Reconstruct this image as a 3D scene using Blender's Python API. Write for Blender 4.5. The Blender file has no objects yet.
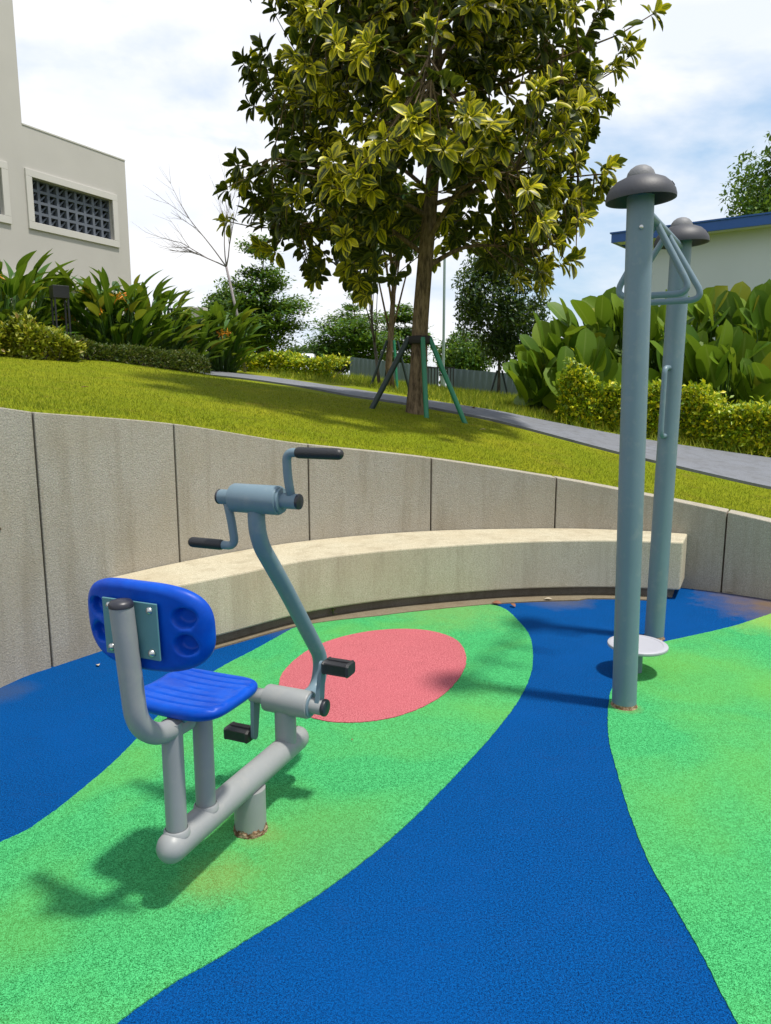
import bpy, math, random
import numpy as np
from mathutils import Vector, Matrix
random.seed(7); rng = np.random.default_rng(7)
scene = bpy.context.scene
COL = scene.collection
PI = math.pi

# ------------------------------------------------------------------ camera geometry (used to survey real positions)
F = 740.0; EYE = 1.6; PITCH = math.atan((512-388)/F)
CP, SP = math.cos(PITCH), math.sin(PITCH)
def ray(px, py):
    u = (px-385.5)/F; v = (512-py)/F
    return np.array([u, CP+v*SP, -SP+v*CP])
def onz(px, py, z):
    r = ray(px, py); return np.array([0, 0, EYE]) + r*((z-EYE)/r[2])
def ony(px, py, y):
    r = ray(px, py); return np.array([0, 0, EYE]) + r*(y/r[1])

# ------------------------------------------------------------------ helpers
class G:
    def __init__(s): s.v = []; s.f = []
    def add(s, v, f):
        o = len(s.v); s.v += [tuple(map(float, p)) for p in v]; s.f += [tuple(i+o for i in q) for q in f]; return s
    def box(s, c, size, rot=None):
        x, y, z = [k/2 for k in size]
        vs = [Vector((a*x, b*y, d*z)) for a in (-1, 1) for b in (-1, 1) for d in (-1, 1)]
        if rot is not None: vs = [rot @ p for p in vs]
        c = Vector(c); vs = [p+c for p in vs]
        return s.add(vs, [(0,1,3,2),(4,6,7,5),(0,4,5,1),(2,3,7,6),(0,2,6,4),(1,5,7,3)])
    def tube(s, pts, r, n=16, cap=True, round_ends=False):
        pts = [Vector(p) for p in pts]
        rs = list(r) if hasattr(r, '__len__') else [r]*len(pts)
        if round_ends:
            def ext(P, Q, rad):
                d = (P-Q).normalized(); o = []
                for a in (20, 40, 60, 78, 88):
                    o.append((P+d*rad*math.sin(math.radians(a)), rad*math.cos(math.radians(a))))
                return o
            e0 = ext(pts[0], pts[1], rs[0])[::-1]; e1 = ext(pts[-1], pts[-2], rs[-1])
            rs = [q[1] for q in e0]+rs+[q[1] for q in e1]; pts = [q[0] for q in e0]+pts+[q[0] for q in e1]
        k = len(pts); T = []
        for i in range(k):
            t = (pts[min(i+1, k-1)]-pts[max(i-1, 0)])
            T.append(t.normalized() if t.length > 1e-9 else Vector((0, 0, 1)))
        up = Vector((0, 0, 1)) if abs(T[0].z) < .9 else Vector((1, 0, 0))
        a = T[0].cross(up).normalized(); V = []
        for i in range(k):
            if i: 
                a = (a - T[i]*a.dot(T[i])); a = a.normalized() if a.length > 1e-6 else T[i].orthogonal().normalized()
            b = T[i].cross(a)
            for j in range(n):
                w = 2*PI*j/n; V.append(pts[i]+(a*math.cos(w)+b*math.sin(w))*rs[i])
        fs = [(i*n+j, i*n+(j+1) % n, (i+1)*n+(j+1) % n, (i+1)*n+j) for i in range(k-1) for j in range(n)]
        if cap: fs += [tuple(range(n))[::-1], tuple((k-1)*n+j for j in range(n))]
        return s.add(V, fs)
    def lathe(s, prof, c=(0, 0, 0), n=40, M=None):
        V = []; c = Vector(c)
        for r, z in prof:
            for j in range(n):
                w = 2*PI*j/n; p = Vector((r*math.cos(w), r*math.sin(w), z))
                if M is not None: p = M @ p
                V.append(p+c)
        k = len(prof)
        return s.add(V, [(i*n+j, i*n+(j+1) % n, (i+1)*n+(j+1) % n, (i+1)*n+j) for i in range(k-1) for j in range(n)])
def link(name, me, mat, parent=None, smooth=None):
    o = bpy.data.objects.new(name, me); COL.objects.link(o)
    if mat: me.materials.append(mat)
    if parent is not None: o.parent = parent
    if smooth is not None and len(me.polygons):
        me.polygons.foreach_set('use_smooth', [True]*len(me.polygons))
        if smooth < 180:
            try: me.set_sharp_from_angle(angle=math.radians(smooth))
            except Exception: pass
    return o
def build(name, g, mat, parent=None, smooth=None, bevel=0):
    me = bpy.data.meshes.new(name); me.from_pydata(g.v, [], g.f); me.update()
    import bmesh
    b = bmesh.new(); b.from_mesh(me); bmesh.ops.recalc_face_normals(b, faces=b.faces); b.to_mesh(me); b.free()
    o = link(name, me, mat, parent, smooth)
    if bevel:
        m = o.modifiers.new('bevel', 'BEVEL'); m.width = bevel; m.segments = 2; m.limit_method = 'ANGLE'; m.angle_limit = math.radians(40)
    return o
def empty(name, loc, rz=0):
    o = bpy.data.objects.new(name, None); COL.objects.link(o); o.location = loc; o.rotation_euler = (0, 0, rz); o.empty_display_size = .2
    return o
def tag(o, label=None, cat=None, group=None, kind=None):
    if label: o['label'] = label
    if cat: o['category'] = cat
    if group: o['group'] = group
    if kind: o['kind'] = kind
    return o
def fillet(pts, r, n=8):
    pts = [Vector(p) for p in pts]; out = [pts[0]]
    for i in range(1, len(pts)-1):
        a, b, c = pts[i-1], pts[i], pts[i+1]; u = (a-b); v = (c-b); rr = r if not hasattr(r, '__len__') else r[i-1]
        L = min(rr, u.length*.49, v.length*.49); p = b+u.normalized()*L; q = b+v.normalized()*L
        for k in range(n+1):
            t = k/n; out.append(p*(1-t)**2+b*2*t*(1-t)+q*t*t)
    return out+[pts[-1]]
def spline(P, n=12):
    P = [np.array(p, float) for p in P]; P = [2*P[0]-P[1]]+P+[2*P[-1]-P[-2]]; out = []
    for i in range(1, len(P)-2):
        a, b, c, d = P[i-1:i+3]
        for k in range(n):
            t = k/n; out.append(.5*(2*b+(c-a)*t+(2*a-5*b+4*c-d)*t*t+(3*b-a-3*c+d)*t**3))
    out.append(P[-2]); return np.array(out)

# ------------------------------------------------------------------ materials
class NT:
    def __init__(s, name, rough=.6, spec=.5):
        s.m = bpy.data.materials.new(name); s.m.use_nodes = True; s.t = s.m.node_tree; s.n = s.t.nodes; s.l = s.t.links
        s.b = s.n['Principled BSDF']; s.b.inputs['Roughness'].default_value = rough; s.b.inputs['Specular IOR Level'].default_value = spec
        s.out = s.n['Material Output']; s.co = None
    def coord(s, kind='Object'):
        if s.co is None: s.co = s.n.new('ShaderNodeTexCoord')
        return s.co.outputs[kind]
    def noise(s, scale, detail=3, rough=.5, vec=None, sc=None, dist=0):
        q = s.n.new('ShaderNodeTexNoise'); q.inputs['Scale'].default_value = scale; q.inputs['Detail'].default_value = detail
        q.inputs['Roughness'].default_value = rough; q.inputs['Distortion'].default_value = dist
        v = vec if vec is not None else s.coord()
        if sc:
            mp = s.n.new('ShaderNodeMapping'); mp.inputs['Scale'].default_value = sc; s.l.new(v, mp.inputs[0]); v = mp.outputs[0]
        s.l.new(v, q.inputs['Vector']); return q.outputs['Fac']
    def ramp(s, fac, stops):
        r = s.n.new('ShaderNodeValToRGB'); e = r.color_ramp.elements
        while len(e) < len(stops): e.new(.5)
        for k, (p, c) in enumerate(stops):
            e[k].position = p; e[k].color = (c, c, c, 1) if not hasattr(c, '__len__') else tuple(c)+(1,)
        s.l.new(fac, r.inputs[0]); return r.outputs[0]
    def mix(s, fac, a, b, mode='MIX'):
        m = s.n.new('ShaderNodeMix'); m.data_type = 'RGBA'; m.blend_type = mode
        for i, x in ((0, fac), (6, a), (7, b)):
            if hasattr(x, 'is_linked') or hasattr(x, 'links'): s.l.new(x, m.inputs[i])
            else: m.inputs[i].default_value = x if i == 0 else (tuple(x)+(1,) if hasattr(x, '__len__') else (x, x, x, 1))
        return m.outputs[2]
    def math(s, op, a, b=0, clamp=False):
        m = s.n.new('ShaderNodeMath'); m.operation = op; m.use_clamp = clamp
        for i, x in ((0, a), (1, b)):
            if hasattr(x, 'links'): s.l.new(x, m.inputs[i])
            else: m.inputs[i].default_value = x
        return m.outputs[0]
    def color(s, c):
        if hasattr(c, 'links'): s.l.new(c, s.b.inputs['Base Color'])
        else: s.b.inputs['Base Color'].default_value = tuple(c)+(1,)
        return s
    def bump(s, h, strength=.3, dist=.01):
        b = s.n.new('ShaderNodeBump'); b.inputs['Strength'].default_value = strength; b.inputs['Distance'].default_value = dist
        s.l.new(h, b.inputs['Height']); s.l.new(b.outputs[0], s.b.inputs['Normal']); return s
    def island(s):
        g = s.n.new('ShaderNodeNewGeometry'); return g.outputs['Random Per Island']
    def translucent(s, col, w):
        t = s.n.new('ShaderNodeBsdfTranslucent'); mx = s.n.new('ShaderNodeMixShader'); mx.inputs[0].default_value = w
        if hasattr(col, 'links'): s.l.new(col, t.inputs[0])
        else: t.inputs[0].default_value = tuple(col)+(1,)
        s.l.new(s.b.outputs[0], mx.inputs[1]); s.l.new(t.outputs[0], mx.inputs[2]); s.l.new(mx.outputs[0], s.out.inputs[0]); return s
def simple(name, col, rough=.5, var=.12, scale=8, bump=0, bscale=60, metal=0, spec=.5):
    q = NT(name, rough, spec); n = q.noise(scale, 4)
    c = q.mix(n, [k*(1-var) for k in col], [min(1, k*(1+var)) for k in col]); q.color(c); q.b.inputs['Metallic'].default_value = metal
    if bump: q.bump(q.noise(bscale, 3), bump, .004)
    return q.m
def rubber(name, base, dark, lite, edge=False):
    q = NT(name, .95, .06); co = q.coord()
    g1 = q.noise(270, 2, .6); g2 = q.noise(130, 2, .6); big = q.noise(1.3, 4, .6); mid = q.noise(9, 4, .6)
    c = q.mix(q.ramp(g1, [(.44, 0), (.55, 1)]), dark, lite)
    c = q.mix(.38, c, q.mix(q.ramp(g2, [(.42, 0), (.58, 1)]), dark, lite))
    c = q.mix(.15, c, base)
    c = q.mix(q.ramp(big, [(.35, .0), (.7, .16)]), c, [k*.72 for k in base])
    c = q.mix(q.ramp(mid, [(.5, .0), (.75, .14)]), c, [min(1, k*1.15+.01) for k in base])
    hue = q.noise(.8, 3, .6, vec=co, dist=.4); tint = (.16, .36, .04) if 'green' in name else ([k*1.35 for k in base] if 'blue' in name else [k*1.2+.02 for k in base])
    c = q.mix(q.ramp(hue, [(.46, 0), (.68, .42)]), c, tint)
    fl = q.noise(420, 1, .5); c = q.mix(q.ramp(fl, [(.70, 0), (.74, .5)]), c, [min(1, k*2.2+.03) for k in base])
    scf = q.noise(3.5, 6, .7, sc=(1, 3, 1)); c = q.mix(q.ramp(scf, [(.58, 0), (.72, .22)]), c, [k*.45+.01 for k in base])
    # worn dirty patches (real stains with their own shape)
    def spot(px, py, rad, fac, col):
        nonlocal c
        p = onz(px, py, 0); vm = q.n.new('ShaderNodeVectorMath'); vm.operation = 'DISTANCE'
        q.l.new(co, vm.inputs[0]); vm.inputs[1].default_value = (p[0], p[1], 0)
        d = q.math('DIVIDE', vm.outputs['Value'], rad); d = q.math('ADD', d, q.math('MULTIPLY', q.math('SUBTRACT', q.noise(7, 4, .6), .5), .8))
        c = q.mix(q.ramp(d, [(.25, fac), (1., 0)]), c, col)
    if 'green' in name:
        spot(215, 880, .16, .38, (.26, .25, .03)); spot(330, 850, .35, .3, (.10, .24, .06)); spot(20, 930, .25, .3, (.12, .30, .04))
        spot(150, 890, .3, .15, (.08, .25, .06)); spot(262, 835, .10, .25, (.25, .22, .05)); spot(770, 618, .5, .45, (.35, .42, .05))
        spot(640, 820, .6, .15, (.15, .35, .05)); spot(450, 610, .6, .35, (.22, .3, .06))
        spot(625, 708, .09, .55, (.2, .17, .05))
    if edge:   # earth washed out along the foot of the wall
        spot(800, 606, .75, .9, (.15, .10, .055)); spot(725, 588, .30, .55, (.12, .09, .06)); spot(560, 600, .30, .5, (.12, .10, .07)); spot(465, 604, .25, .4, (.12, .10, .07)); spot(300, 628, .3, .3, (.1, .09, .06))
        spot(655, 640, .07, .6, (.1, .08, .05)); spot(0, 692, .2, .4, (.06, .07, .09))
        spot(200, 642, .2, .5, (.09, .09, .09))
    q.color(c); q.bump(q.noise(320, 2, .6), .8, .005); return q.m
M = {}
M['blue'] = rubber('blue_rubber', (.0003, .050, .20), (.0, .008, .045), (.0008, .098, .35), True)
M['green'] = rubber('green_rubber', (.036, .32, .095), (.004, .07, .014), (.10, .55, .20))
M['pink'] = rubber('pink_rubber', (.40, .085, .105), (.18, .02, .03), (.64, .21, .23))
def concrete(name, c1, c2, stain, top=None, bump=.5, agg=170):
    q = NT(name, .85, .3); a = q.noise(agg, 3, .7); b = q.noise(2.2, 5, .6); st = q.noise(1.6, 5, .6, sc=(5, 5, .5)); fine = q.noise(14, 4, .6, sc=(3, 3, .25))
    c = q.mix(q.ramp(a, [(.35, 0), (.7, 1)]), c1, c2)
    c = q.mix(q.ramp(b, [(.4, 0), (.72, .45)]), c, stain)
    c = q.mix(q.ramp(st, [(.48, 0), (.75, .5)]), c, [k*.62 for k in stain])
    c = q.mix(q.ramp(fine, [(.56, 0), (.8, .22)]), c, [k*.5 for k in stain])
    q.color(c); q.bump(q.noise(agg*.8, 3, .7), bump, .006); return q.m
M['wall'] = concrete('wall_concrete', (.25, .23, .19), (.44, .405, .34), (.30, .25, .17), bump=.7, agg=130)
M['bench'] = concrete('bench_concrete', (.33, .295, .21), (.60, .545, .41), (.38, .31, .20), agg=150, bump=.35)
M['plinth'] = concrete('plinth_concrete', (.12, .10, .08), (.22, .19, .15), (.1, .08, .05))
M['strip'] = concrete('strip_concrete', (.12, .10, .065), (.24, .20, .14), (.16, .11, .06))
M['gap'] = simple('joint_filler', (.085, .055, .032), .9)
M['path'] = concrete('path_concrete', (.13, .138, .16), (.20, .21, .235), (.12, .12, .12), bump=.2, agg=120)
M['plaster'] = simple('beige_plaster', (.45, .43, .40), .8, .08, 1.5, .15, 90)
M['plaster_trim'] = simple('light_plaster_trim', (.52, .50, .47), .8, .05, 2)
M['breeze'] = simple('grey_breeze_block', (.10, .115, .145), .8, .15, 5)
M['dark'] = simple('dark_void', (.012, .013, .016), .9)
M['white_wall'] = simple('white_plaster', (.50, .56, .60), .8, .06, 1.2, .1, 60)
M['blue_roof'] = simple('blue_metal_roof', (.02, .09, .32), .45, .15, 3)
M['tube'] = None
def paint(name, col, wear=.25):
    q = NT(name, .42, .5); n = q.noise(5, 5, .6); s2 = q.noise(60, 3, .6); dust = q.noise(14, 5, .65)
    c = q.mix(n, [k*.9 for k in col], [k*1.1 for k in col]); c = q.mix(q.ramp(dust, [(.55, 0), (.8, wear)]), c, (.36, .34, .30))
    q.color(c); q.l.new(q.ramp(s2, [(.3, .36), (.7, .52)]), q.b.inputs['Roughness']); q.bump(q.noise(140, 2), .06, .002); return q.m
M['tube'] = paint('grey_blue_paint', (.125, .185, .225))
M['tube_light'] = paint('grey_paint', (.24, .25, .25), .35)
M['bracket'] = simple('bracket_zinc', (.10, .24, .26), .4, .1, 10, metal=.2)
M['bolt'] = simple('bolt_steel', (.5, .5, .48), .3, .1, 30, metal=.9)
M['black'] = simple('black_rubber', (.012, .012, .014), .5, .2, 40, .3, 200)
M['endcap'] = simple('black_end_cap', (.02, .02, .028), .4, .1, 20)
M['cap'] = simple('grey_plastic_cap', (.034, .034, .042), .55, .25, 12, .12, 90)
M['knob'] = simple('pale_grey_knob', (.15, .15, .16), .6, .2, 20, .3, 90)
q = NT('blue_plastic', .42, .22); n = q.noise(7, 5, .7); c = q.mix(q.ramp(n, [(.3, 0), (.7, 1)]), (.0, .040, .34), (.0, .075, .48)); q.color(c); q.l.new(q.ramp(q.noise(30, 5, .7), [(.3, .3), (.75, .55)]), q.b.inputs['Roughness']); q.bump(q.noise(90, 3), .05, .002); M['seat'] = q.m
M['disc'] = simple('pale_metal_disc', (.36, .36, .40), .4, .08, 10)
q = NT('rusty_base', .9); c = q.mix(q.ramp(q.noise(60, 4, .7), [(.45, 0), (.6, 1)]), (.13, .06, .025), (.34, .25, .16)); q.color(c); q.bump(q.noise(90, 3), .8, .01); M['rust'] = q.m
M['bark'] = None
def bark(name, a, b, sc=9):
    q = NT(name, .9, .2); n = q.noise(sc, 6, .7, sc=(3, 3, .7)); c = q.mix(q.ramp(n, [(.35, 0), (.65, 1)]), a, b); q.color(c); q.bump(n, .8, .03); return q.m
M['bark'] = bark('brown_bark', (.05, .035, .02), (.24, .17, .10)); M['bark_grey'] = bark('grey_bark', (.06, .05, .045), (.16, .14, .12))
M['twig'] = bark('bare_twig', (.20, .18, .19), (.34, .31, .31))
M['stake_dark'] = simple('dark_green_stake', (.006, .02, .018), .5, .2, 8); M['stake_green'] = simple('green_stake', (.006, .16, .075), .4, .15, 8)
M['strap'] = simple('black_strap', (.015, .013, .012), .8)
M['metal_black'] = simple('black_lamp_metal', (.012, .013, .016), .4, .15, 10)
M['glass_lamp'] = simple('lamp_diffuser', (.06, .07, .05), .2)
M['hoarding'] = simple('blue_grey_hoarding', (.10, .14, .17), .5, .12, 3)
M['pole'] = simple('pale_pole', (.25, .33, .32), .5)
M['soil'] = simple('dark_soil', (.05, .035, .02), .95, .4, 10)
M['carpaint'] = simple('white_car_paint', (.75, .77, .8), .2, .02)
M['carglass'] = simple('car_glass', (.02, .025, .03), .08); M['tyre'] = simple('tyre_rubber', (.02, .02, .02), .8)
M['redlens'] = simple('red_lamp_lens', (.4, .01, .01), .2); M['rimmetal'] = simple('wheel_rim', (.4, .4, .42), .3, metal=.8)
def leafmat(name, stops, margin=None, rough=.38, trans=.3, veins=False, patchy=None):
    q = NT(name, rough, .3 if rough > .45 else .45); isl = q.island(); c = q.ramp(isl, stops)
    if patchy:
        for sc_, lo_, am, colr in patchy: c = q.mix(q.ramp(q.noise(sc_, 4, .6), [(lo_, 0), (lo_+.18, am)]), c, colr)
    c = q.mix(q.ramp(q.noise(2.5, 3, .6), [(.35, .0), (.65, .30)]), c, [k*.6 for k in stops[1][1]]) if not patchy else c
    if margin:
        uv = q.n.new('ShaderNodeUVMap'); sp = q.n.new('ShaderNodeSeparateXYZ'); q.l.new(uv.outputs[0], sp.inputs[0])
        e = q.math('ABSOLUTE', q.math('SUBTRACT', sp.outputs[0], .5)); e = q.math('MULTIPLY', e, 2)
        nz = q.noise(30, 3, .6, vec=q.coord()); e2 = q.math('ADD', e, q.math('MULTIPLY', q.math('SUBTRACT', nz, .5), .9))
        c = q.mix(q.ramp(e2, [(.35, 0), (.85, .9)]), c, margin)
        mid = q.ramp(e, [(.02, .6), (.10, 0)]); c = q.mix(mid, c, [min(1, k*1.1) for k in margin])
    elif veins:
        uv = q.n.new('ShaderNodeUVMap'); sp = q.n.new('ShaderNodeSeparateXYZ'); q.l.new(uv.outputs[0], sp.inputs[0])
        e = q.math('MULTIPLY', q.math('ABSOLUTE', q.math('SUBTRACT', sp.outputs[0], .5)), 2)
        c = q.mix(q.ramp(e, [(.0, .55), (.12, 0)]), c, (.22, .30, .06))
    q.color(c); q.translucent(q.mix(.5, c, (.20, .28, .02)), trans); return q.m
M['ficus'] = leafmat('sunlit_variegated_leaf', [(0, (.012, .030, .004)), (.4, (.04, .060, .006)), (.75, (.18, .21, .006)), (1, (.52, .45, .012))], margin=(.78, .68, .015), rough=.42, trans=.28)  # yellow young-leaf copy, with sunlight on the outer clusters put into its colour
M['ficus_old_shaded'] = leafmat('shaded_mature_leaf', [(0, (.006, .016, .003)), (.6, (.014, .032, .004)), (1, (.04, .06, .006))], margin=(.13, .15, .010), rough=.5, trans=.12)  # darker old-leaf copy, with the crown's inner shade put into its colour
M['leaf_dark'] = leafmat('dark_leaf', [(0, (.012, .04, .014)), (.6, (.03, .075, .02)), (1, (.07, .12, .02))], rough=.4)
M['leaf_mid'] = leafmat('mid_green_leaf', [(0, (.02, .065, .012)), (.6, (.06, .15, .02)), (1, (.16, .24, .02))], rough=.5)
M['leaf_tier'] = leafmat('tiered_tree_leaf', [(0, (.02, .08, .012)), (.6, (.06, .16, .018)), (1, (.18, .27, .02))], rough=.45)
M['helic'] = leafmat('lance_leaf', [(0, (.018, .065, .004)), (.6, (.05, .14, .008)), (.9, (.15, .22, .012)), (1, (.35, .30, .03))], rough=.35, veins=True)
M['calathea'] = leafmat('paddle_leaf', [(0, (.05, .13, .008)), (.6, (.13, .23, .010)), (.93, (.22, .32, .015)), (1, (.32, .30, .02))], rough=.5, veins=True, trans=.35)
M['duranta'] = leafmat('golden_leaf', [(0, (.06, .14, .005)), (.35, (.24, .36, .008)), (.7, (.58, .62, .012)), (1, (.88, .72, .02))], rough=.45)
M['croton'] = leafmat('lime_leaf', [(0, (.06, .10, .006)), (.5, (.24, .28, .012)), (.9, (.46, .44, .02)), (1, (.22, .10, .03))], rough=.45)
M['lowhedge'] = leafmat('hedge_leaf', [(0, (.03, .06, .01)), (.6, (.06, .10, .012)), (1, (.14, .12, .03))], rough=.5)
M['stalk'] = simple('leaf_stalk', (.05, .11, .02), .5)
M['flower'] = leafmat('orange_bract', [(0, (.75, .16, .02)), (.6, (.8, .28, .02)), (1, (.8, .45, .05))], rough=.5)
M['grass'] = leafmat('grass_blade', [(0, (.085, .10, .001)), (.6, (.16, .22, .004)), (1, (.38, .38, .01))], rough=.7, trans=.4, patchy=[(.9, .52, .35, (.30, .28, .01)), (3.1, .54, .5, (.08, .14, .004)), (9, .6, .5, (.22, .15, .03))])
M['verge'] = leafmat('verge_grass', [(0, (.08, .13, .006)), (.6, (.22, .28, .01)), (1, (.45, .42, .05))], rough=.7, trans=.35)
M['deadleaf'] = simple('dead_leaf', (.20, .08, .04), .8, .3, 30); M['paleleaf'] = simple('pale_leaf', (.45, .38, .28), .8, .2, 30)
q = NT('lawn_ground', .95, .1); a = q.noise(1.1, 5, .6); b = q.noise(28, 5, .7); c = q.mix(b, (.08, .11, .003), (.22, .26, .005)); c = q.mix(q.ramp(a, [(.4, 0), (.7, .45)]), c, (.28, .25, .012)); c = q.mix(q.ramp(q.noise(4, 5, .6), [(.56, 0), (.7, .5)]), c, (.14, .10, .02)); q.color(c); q.bump(b, .6, .03); M['lawn'] = q.m

# ------------------------------------------------------------------ world, sun
SUN = Vector((.85, -.32, 2.70)).normalized()
w = bpy.data.worlds.new('World'); scene.world = w; w.use_nodes = True; nt = w.node_tree; bg = nt.nodes['Background']; bg.inputs[1].default_value = .1
sky = nt.nodes.new('ShaderNodeTexSky'); sky.sky_type = 'NISHITA'; sky.sun_disc = False; sky.sun_elevation = math.asin(SUN.z)
sky.sun_rotation = math.atan2(SUN.x, SUN.y); sky.air_density = 1.2; sky.dust_density = 1.5
tc = nt.nodes.new('ShaderNodeTexCoord'); mp = nt.nodes.new('ShaderNodeMapping'); mp.inputs['Scale'].default_value = (1, 1, 2.6); mp.inputs['Location'].default_value = (.35, .1, .23)
nz = nt.nodes.new('ShaderNodeTexNoise'); nz.inputs['Scale'].default_value = 2.1; nz.inputs['Detail'].default_value = 7; nz.inputs['Roughness'].default_value = .55; nz.inputs['Distortion'].default_value = .25
nt.links.new(tc.outputs['Generated'], mp.inputs[0]); nt.links.new(mp.outputs[0], nz.inputs['Vector'])
rp = nt.nodes.new('ShaderNodeValToRGB'); rp.color_ramp.elements[0].position = .33; rp.color_ramp.elements[1].position = .50; nt.links.new(nz.outputs['Fac'], rp.inputs[0])
nz2 = nt.nodes.new('ShaderNodeTexNoise'); nz2.inputs['Scale'].default_value = 5; nz2.inputs['Detail'].default_value = 6; nt.links.new(mp.outputs[0], nz2.inputs['Vector'])
rp2 = nt.nodes.new('ShaderNodeValToRGB'); rp2.color_ramp.elements[0].position = .35; rp2.color_ramp.elements[1].position = .6
rp2.color_ramp.elements[0].color = (7.7, 8.2, 9.2, 1); rp2.color_ramp.elements[1].color = (9.1, 9.15, 9.3, 1); nt.links.new(nz2.outputs['Fac'], rp2.inputs[0])
sb = nt.nodes.new('ShaderNodeMix'); sb.data_type = 'RGBA'; sb.inputs[0].default_value = .5; sb.inputs[7].default_value = (5.2, 7.6, 10.4, 1); nt.links.new(sky.outputs[0], sb.inputs[6])
mx = nt.nodes.new('ShaderNodeMix'); mx.data_type = 'RGBA'; sx_ = nt.nodes.new('ShaderNodeSeparateXYZ'); nt.links.new(tc.outputs['Generated'], sx_.inputs[0])
zr_ = nt.nodes.new('ShaderNodeValToRGB'); zr_.color_ramp.elements[0].position = .52; zr_.color_ramp.elements[1].position = .85; zr_.color_ramp.elements[0].color = (1, 1, 1, 1); zr_.color_ramp.elements[1].color = (.45, .45, .45, 1); nt.links.new(sx_.outputs[2], zr_.inputs[0])
mu_ = nt.nodes.new('ShaderNodeMath'); mu_.operation = 'MULTIPLY'; nt.links.new(rp.outputs[0], mu_.inputs[0]); nt.links.new(zr_.outputs[0], mu_.inputs[1]); nt.links.new(mu_.outputs[0], mx.inputs[0]); nt.links.new(sb.outputs[2], mx.inputs[6]); nt.links.new(rp2.outputs[0], mx.inputs[7])
nt.links.new(mx.outputs[2], bg.inputs[0])
sl = bpy.data.lights.new('sun', 'SUN'); sl.energy = 4.3; sl.angle = math.radians(4); sl.color = (1, .95, .86)
so = bpy.data.objects.new('sun', sl); COL.objects.link(so); so.rotation_euler = SUN.to_track_quat('Z', 'Y').to_euler(); so.location = (3, -3, 12)
cam = bpy.data.cameras.new('camera'); co = bpy.data.objects.new('camera', cam); COL.objects.link(co); scene.camera = co
co.location = (0, 0, EYE); co.rotation_euler = (PI/2-PITCH, 0, 0); cam.sensor_fit = 'VERTICAL'; cam.sensor_height = 36; cam.lens = F/1024*36; cam.clip_end = 2000; cam.clip_start = .05
vs = scene.view_settings; vs.view_transform = 'Standard'; vs.look = 'None'; vs.exposure = .24; vs.gamma = 1; vs.use_curve_mapping = False
scene.cycles.max_bounces = 6; scene.cycles.transparent_max_bounces = 4; scene.cycles.use_denoising = True

# ------------------------------------------------------------------ wall line (x, y, top z)
W0 = [((0), (-2.085, 3.789), 408), (53, (-1.913, 4.12), 412.5), (180, (-1.369, 4.86), 424), (300, (-.652, 5.52), 443), (422, (.298, 5.93), 457),
      (544, (1.32, 6.057), 476), (618, (1.923, 5.99), 490), (682, (2.42, 5.82), 504), (771, (2.96, 5.474), 524)]
WP = [(-1.9, -1.2, .10), (-2.3, -.4, .55), (-2.5, .6, .95), (-2.52, 1.6, 1.25), (-2.44, 2.6, 1.42)]
for px, (x, y), py in W0: WP.append((x, y, float(ony(px, py, y)[2])))
WP += [(3.5, 4.95, .46), (3.95, 4.2, .34), (4.2, 3.2, .22), (4.25, 2.2, .10)]
WS = spline(WP, 14); WC = np.array([.9, 2.4])
arc = np.r_[0, np.cumsum(np.linalg.norm(np.diff(WS[:, :2], axis=0), axis=1))]
def wat(s): return np.array([np.interp(s, arc, WS[:, k]) for k in range(3)])
def wnorm(s):
    t = wat(s+.03)[:2]-wat(s-.03)[:2]; n = np.array([-t[1], t[0]]); n /= np.linalg.norm(n)
    if np.dot(n, wat(s)[:2]-WC) < 0: n = -n
    return n      # outward (uphill)
def s_of_px(px):
    best = None
    for s in np.linspace(0, arc[-1], 2500):
        p = wat(s)
        if p[1] < 3: continue
        d = abs(385.5+F*p[0]/(p[1]*CP+(EYE-0)*SP)-px)
        if best is None or d < best[0]: best = (d, s)
    return best[1]
TH = .16

# ------------------------------------------------------------------ terrain surface
CTRL = [(0, 360, 9.2), (100, 360, 11), (200, 372, 14), (-150, 352, 9), (205, 376, 13.5), (275, 384, 12.4), (350, 397, 11), (430, 409, 10), (415, 413, 9.2), (500, 423, 9.4), (620, 455, 8.4), (771, 490, 7.4),
        (210, 372, 15), (275, 379, 14), (350, 390, 12.6), (430, 402, 11.4), (500, 413, 10.7), (620, 437, 9.9), (771, 460, 9.0), (340, 376, 17), (250, 371, 18), (440, 390, 17), (500, 397, 15), (555, 404, 14.5),
        (352, 379, 24), (400, 386, 21), (520, 400, 17.5), (464, 394, 20), (560, 420, 11.2), (660, 435, 10.6), (771, 452, 9.8)]
cp = [ony(a, b, d) for a, b, d in CTRL]
cp += [np.array(q) for q in [(-8, 12, 2.15), (-10, 20, 2.1), (-7, 17, 2.1), (-14, 6, 2.1), (-9, 1, 1.6), (-3, 22, 1.75), (2, 23, 1.35), (7, 22, 1.0), (8, 15, .9), (12, 12, .75), (9, 8, .6), (9, 3, .3), (-12, 32, 1.7), (0, 34, 1.5), (14, 32, 1.2), (22, 20, .9), (-24, 20, 2.0), (5, 13, 1.05)]]
for s in np.arange(.3, arc[-1], .5):
    p = wat(s); n = wnorm(s); cp.append(np.array([p[0]+n[0]*TH, p[1]+n[1]*TH, p[2]-.02]))
cp = np.array(cp); n_ = len(cp)
D_ = np.linalg.norm(cp[:, None, :2]-cp[None, :, :2], axis=2); A_ = np.zeros((n_+1, n_+1)); A_[:n_, :n_] = -D_ + np.eye(n_)*-.04; A_[n_, :n_] = 1; A_[:n_, n_] = 1
sol = np.linalg.solve(A_, np.r_[cp[:, 2], 0])
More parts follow.
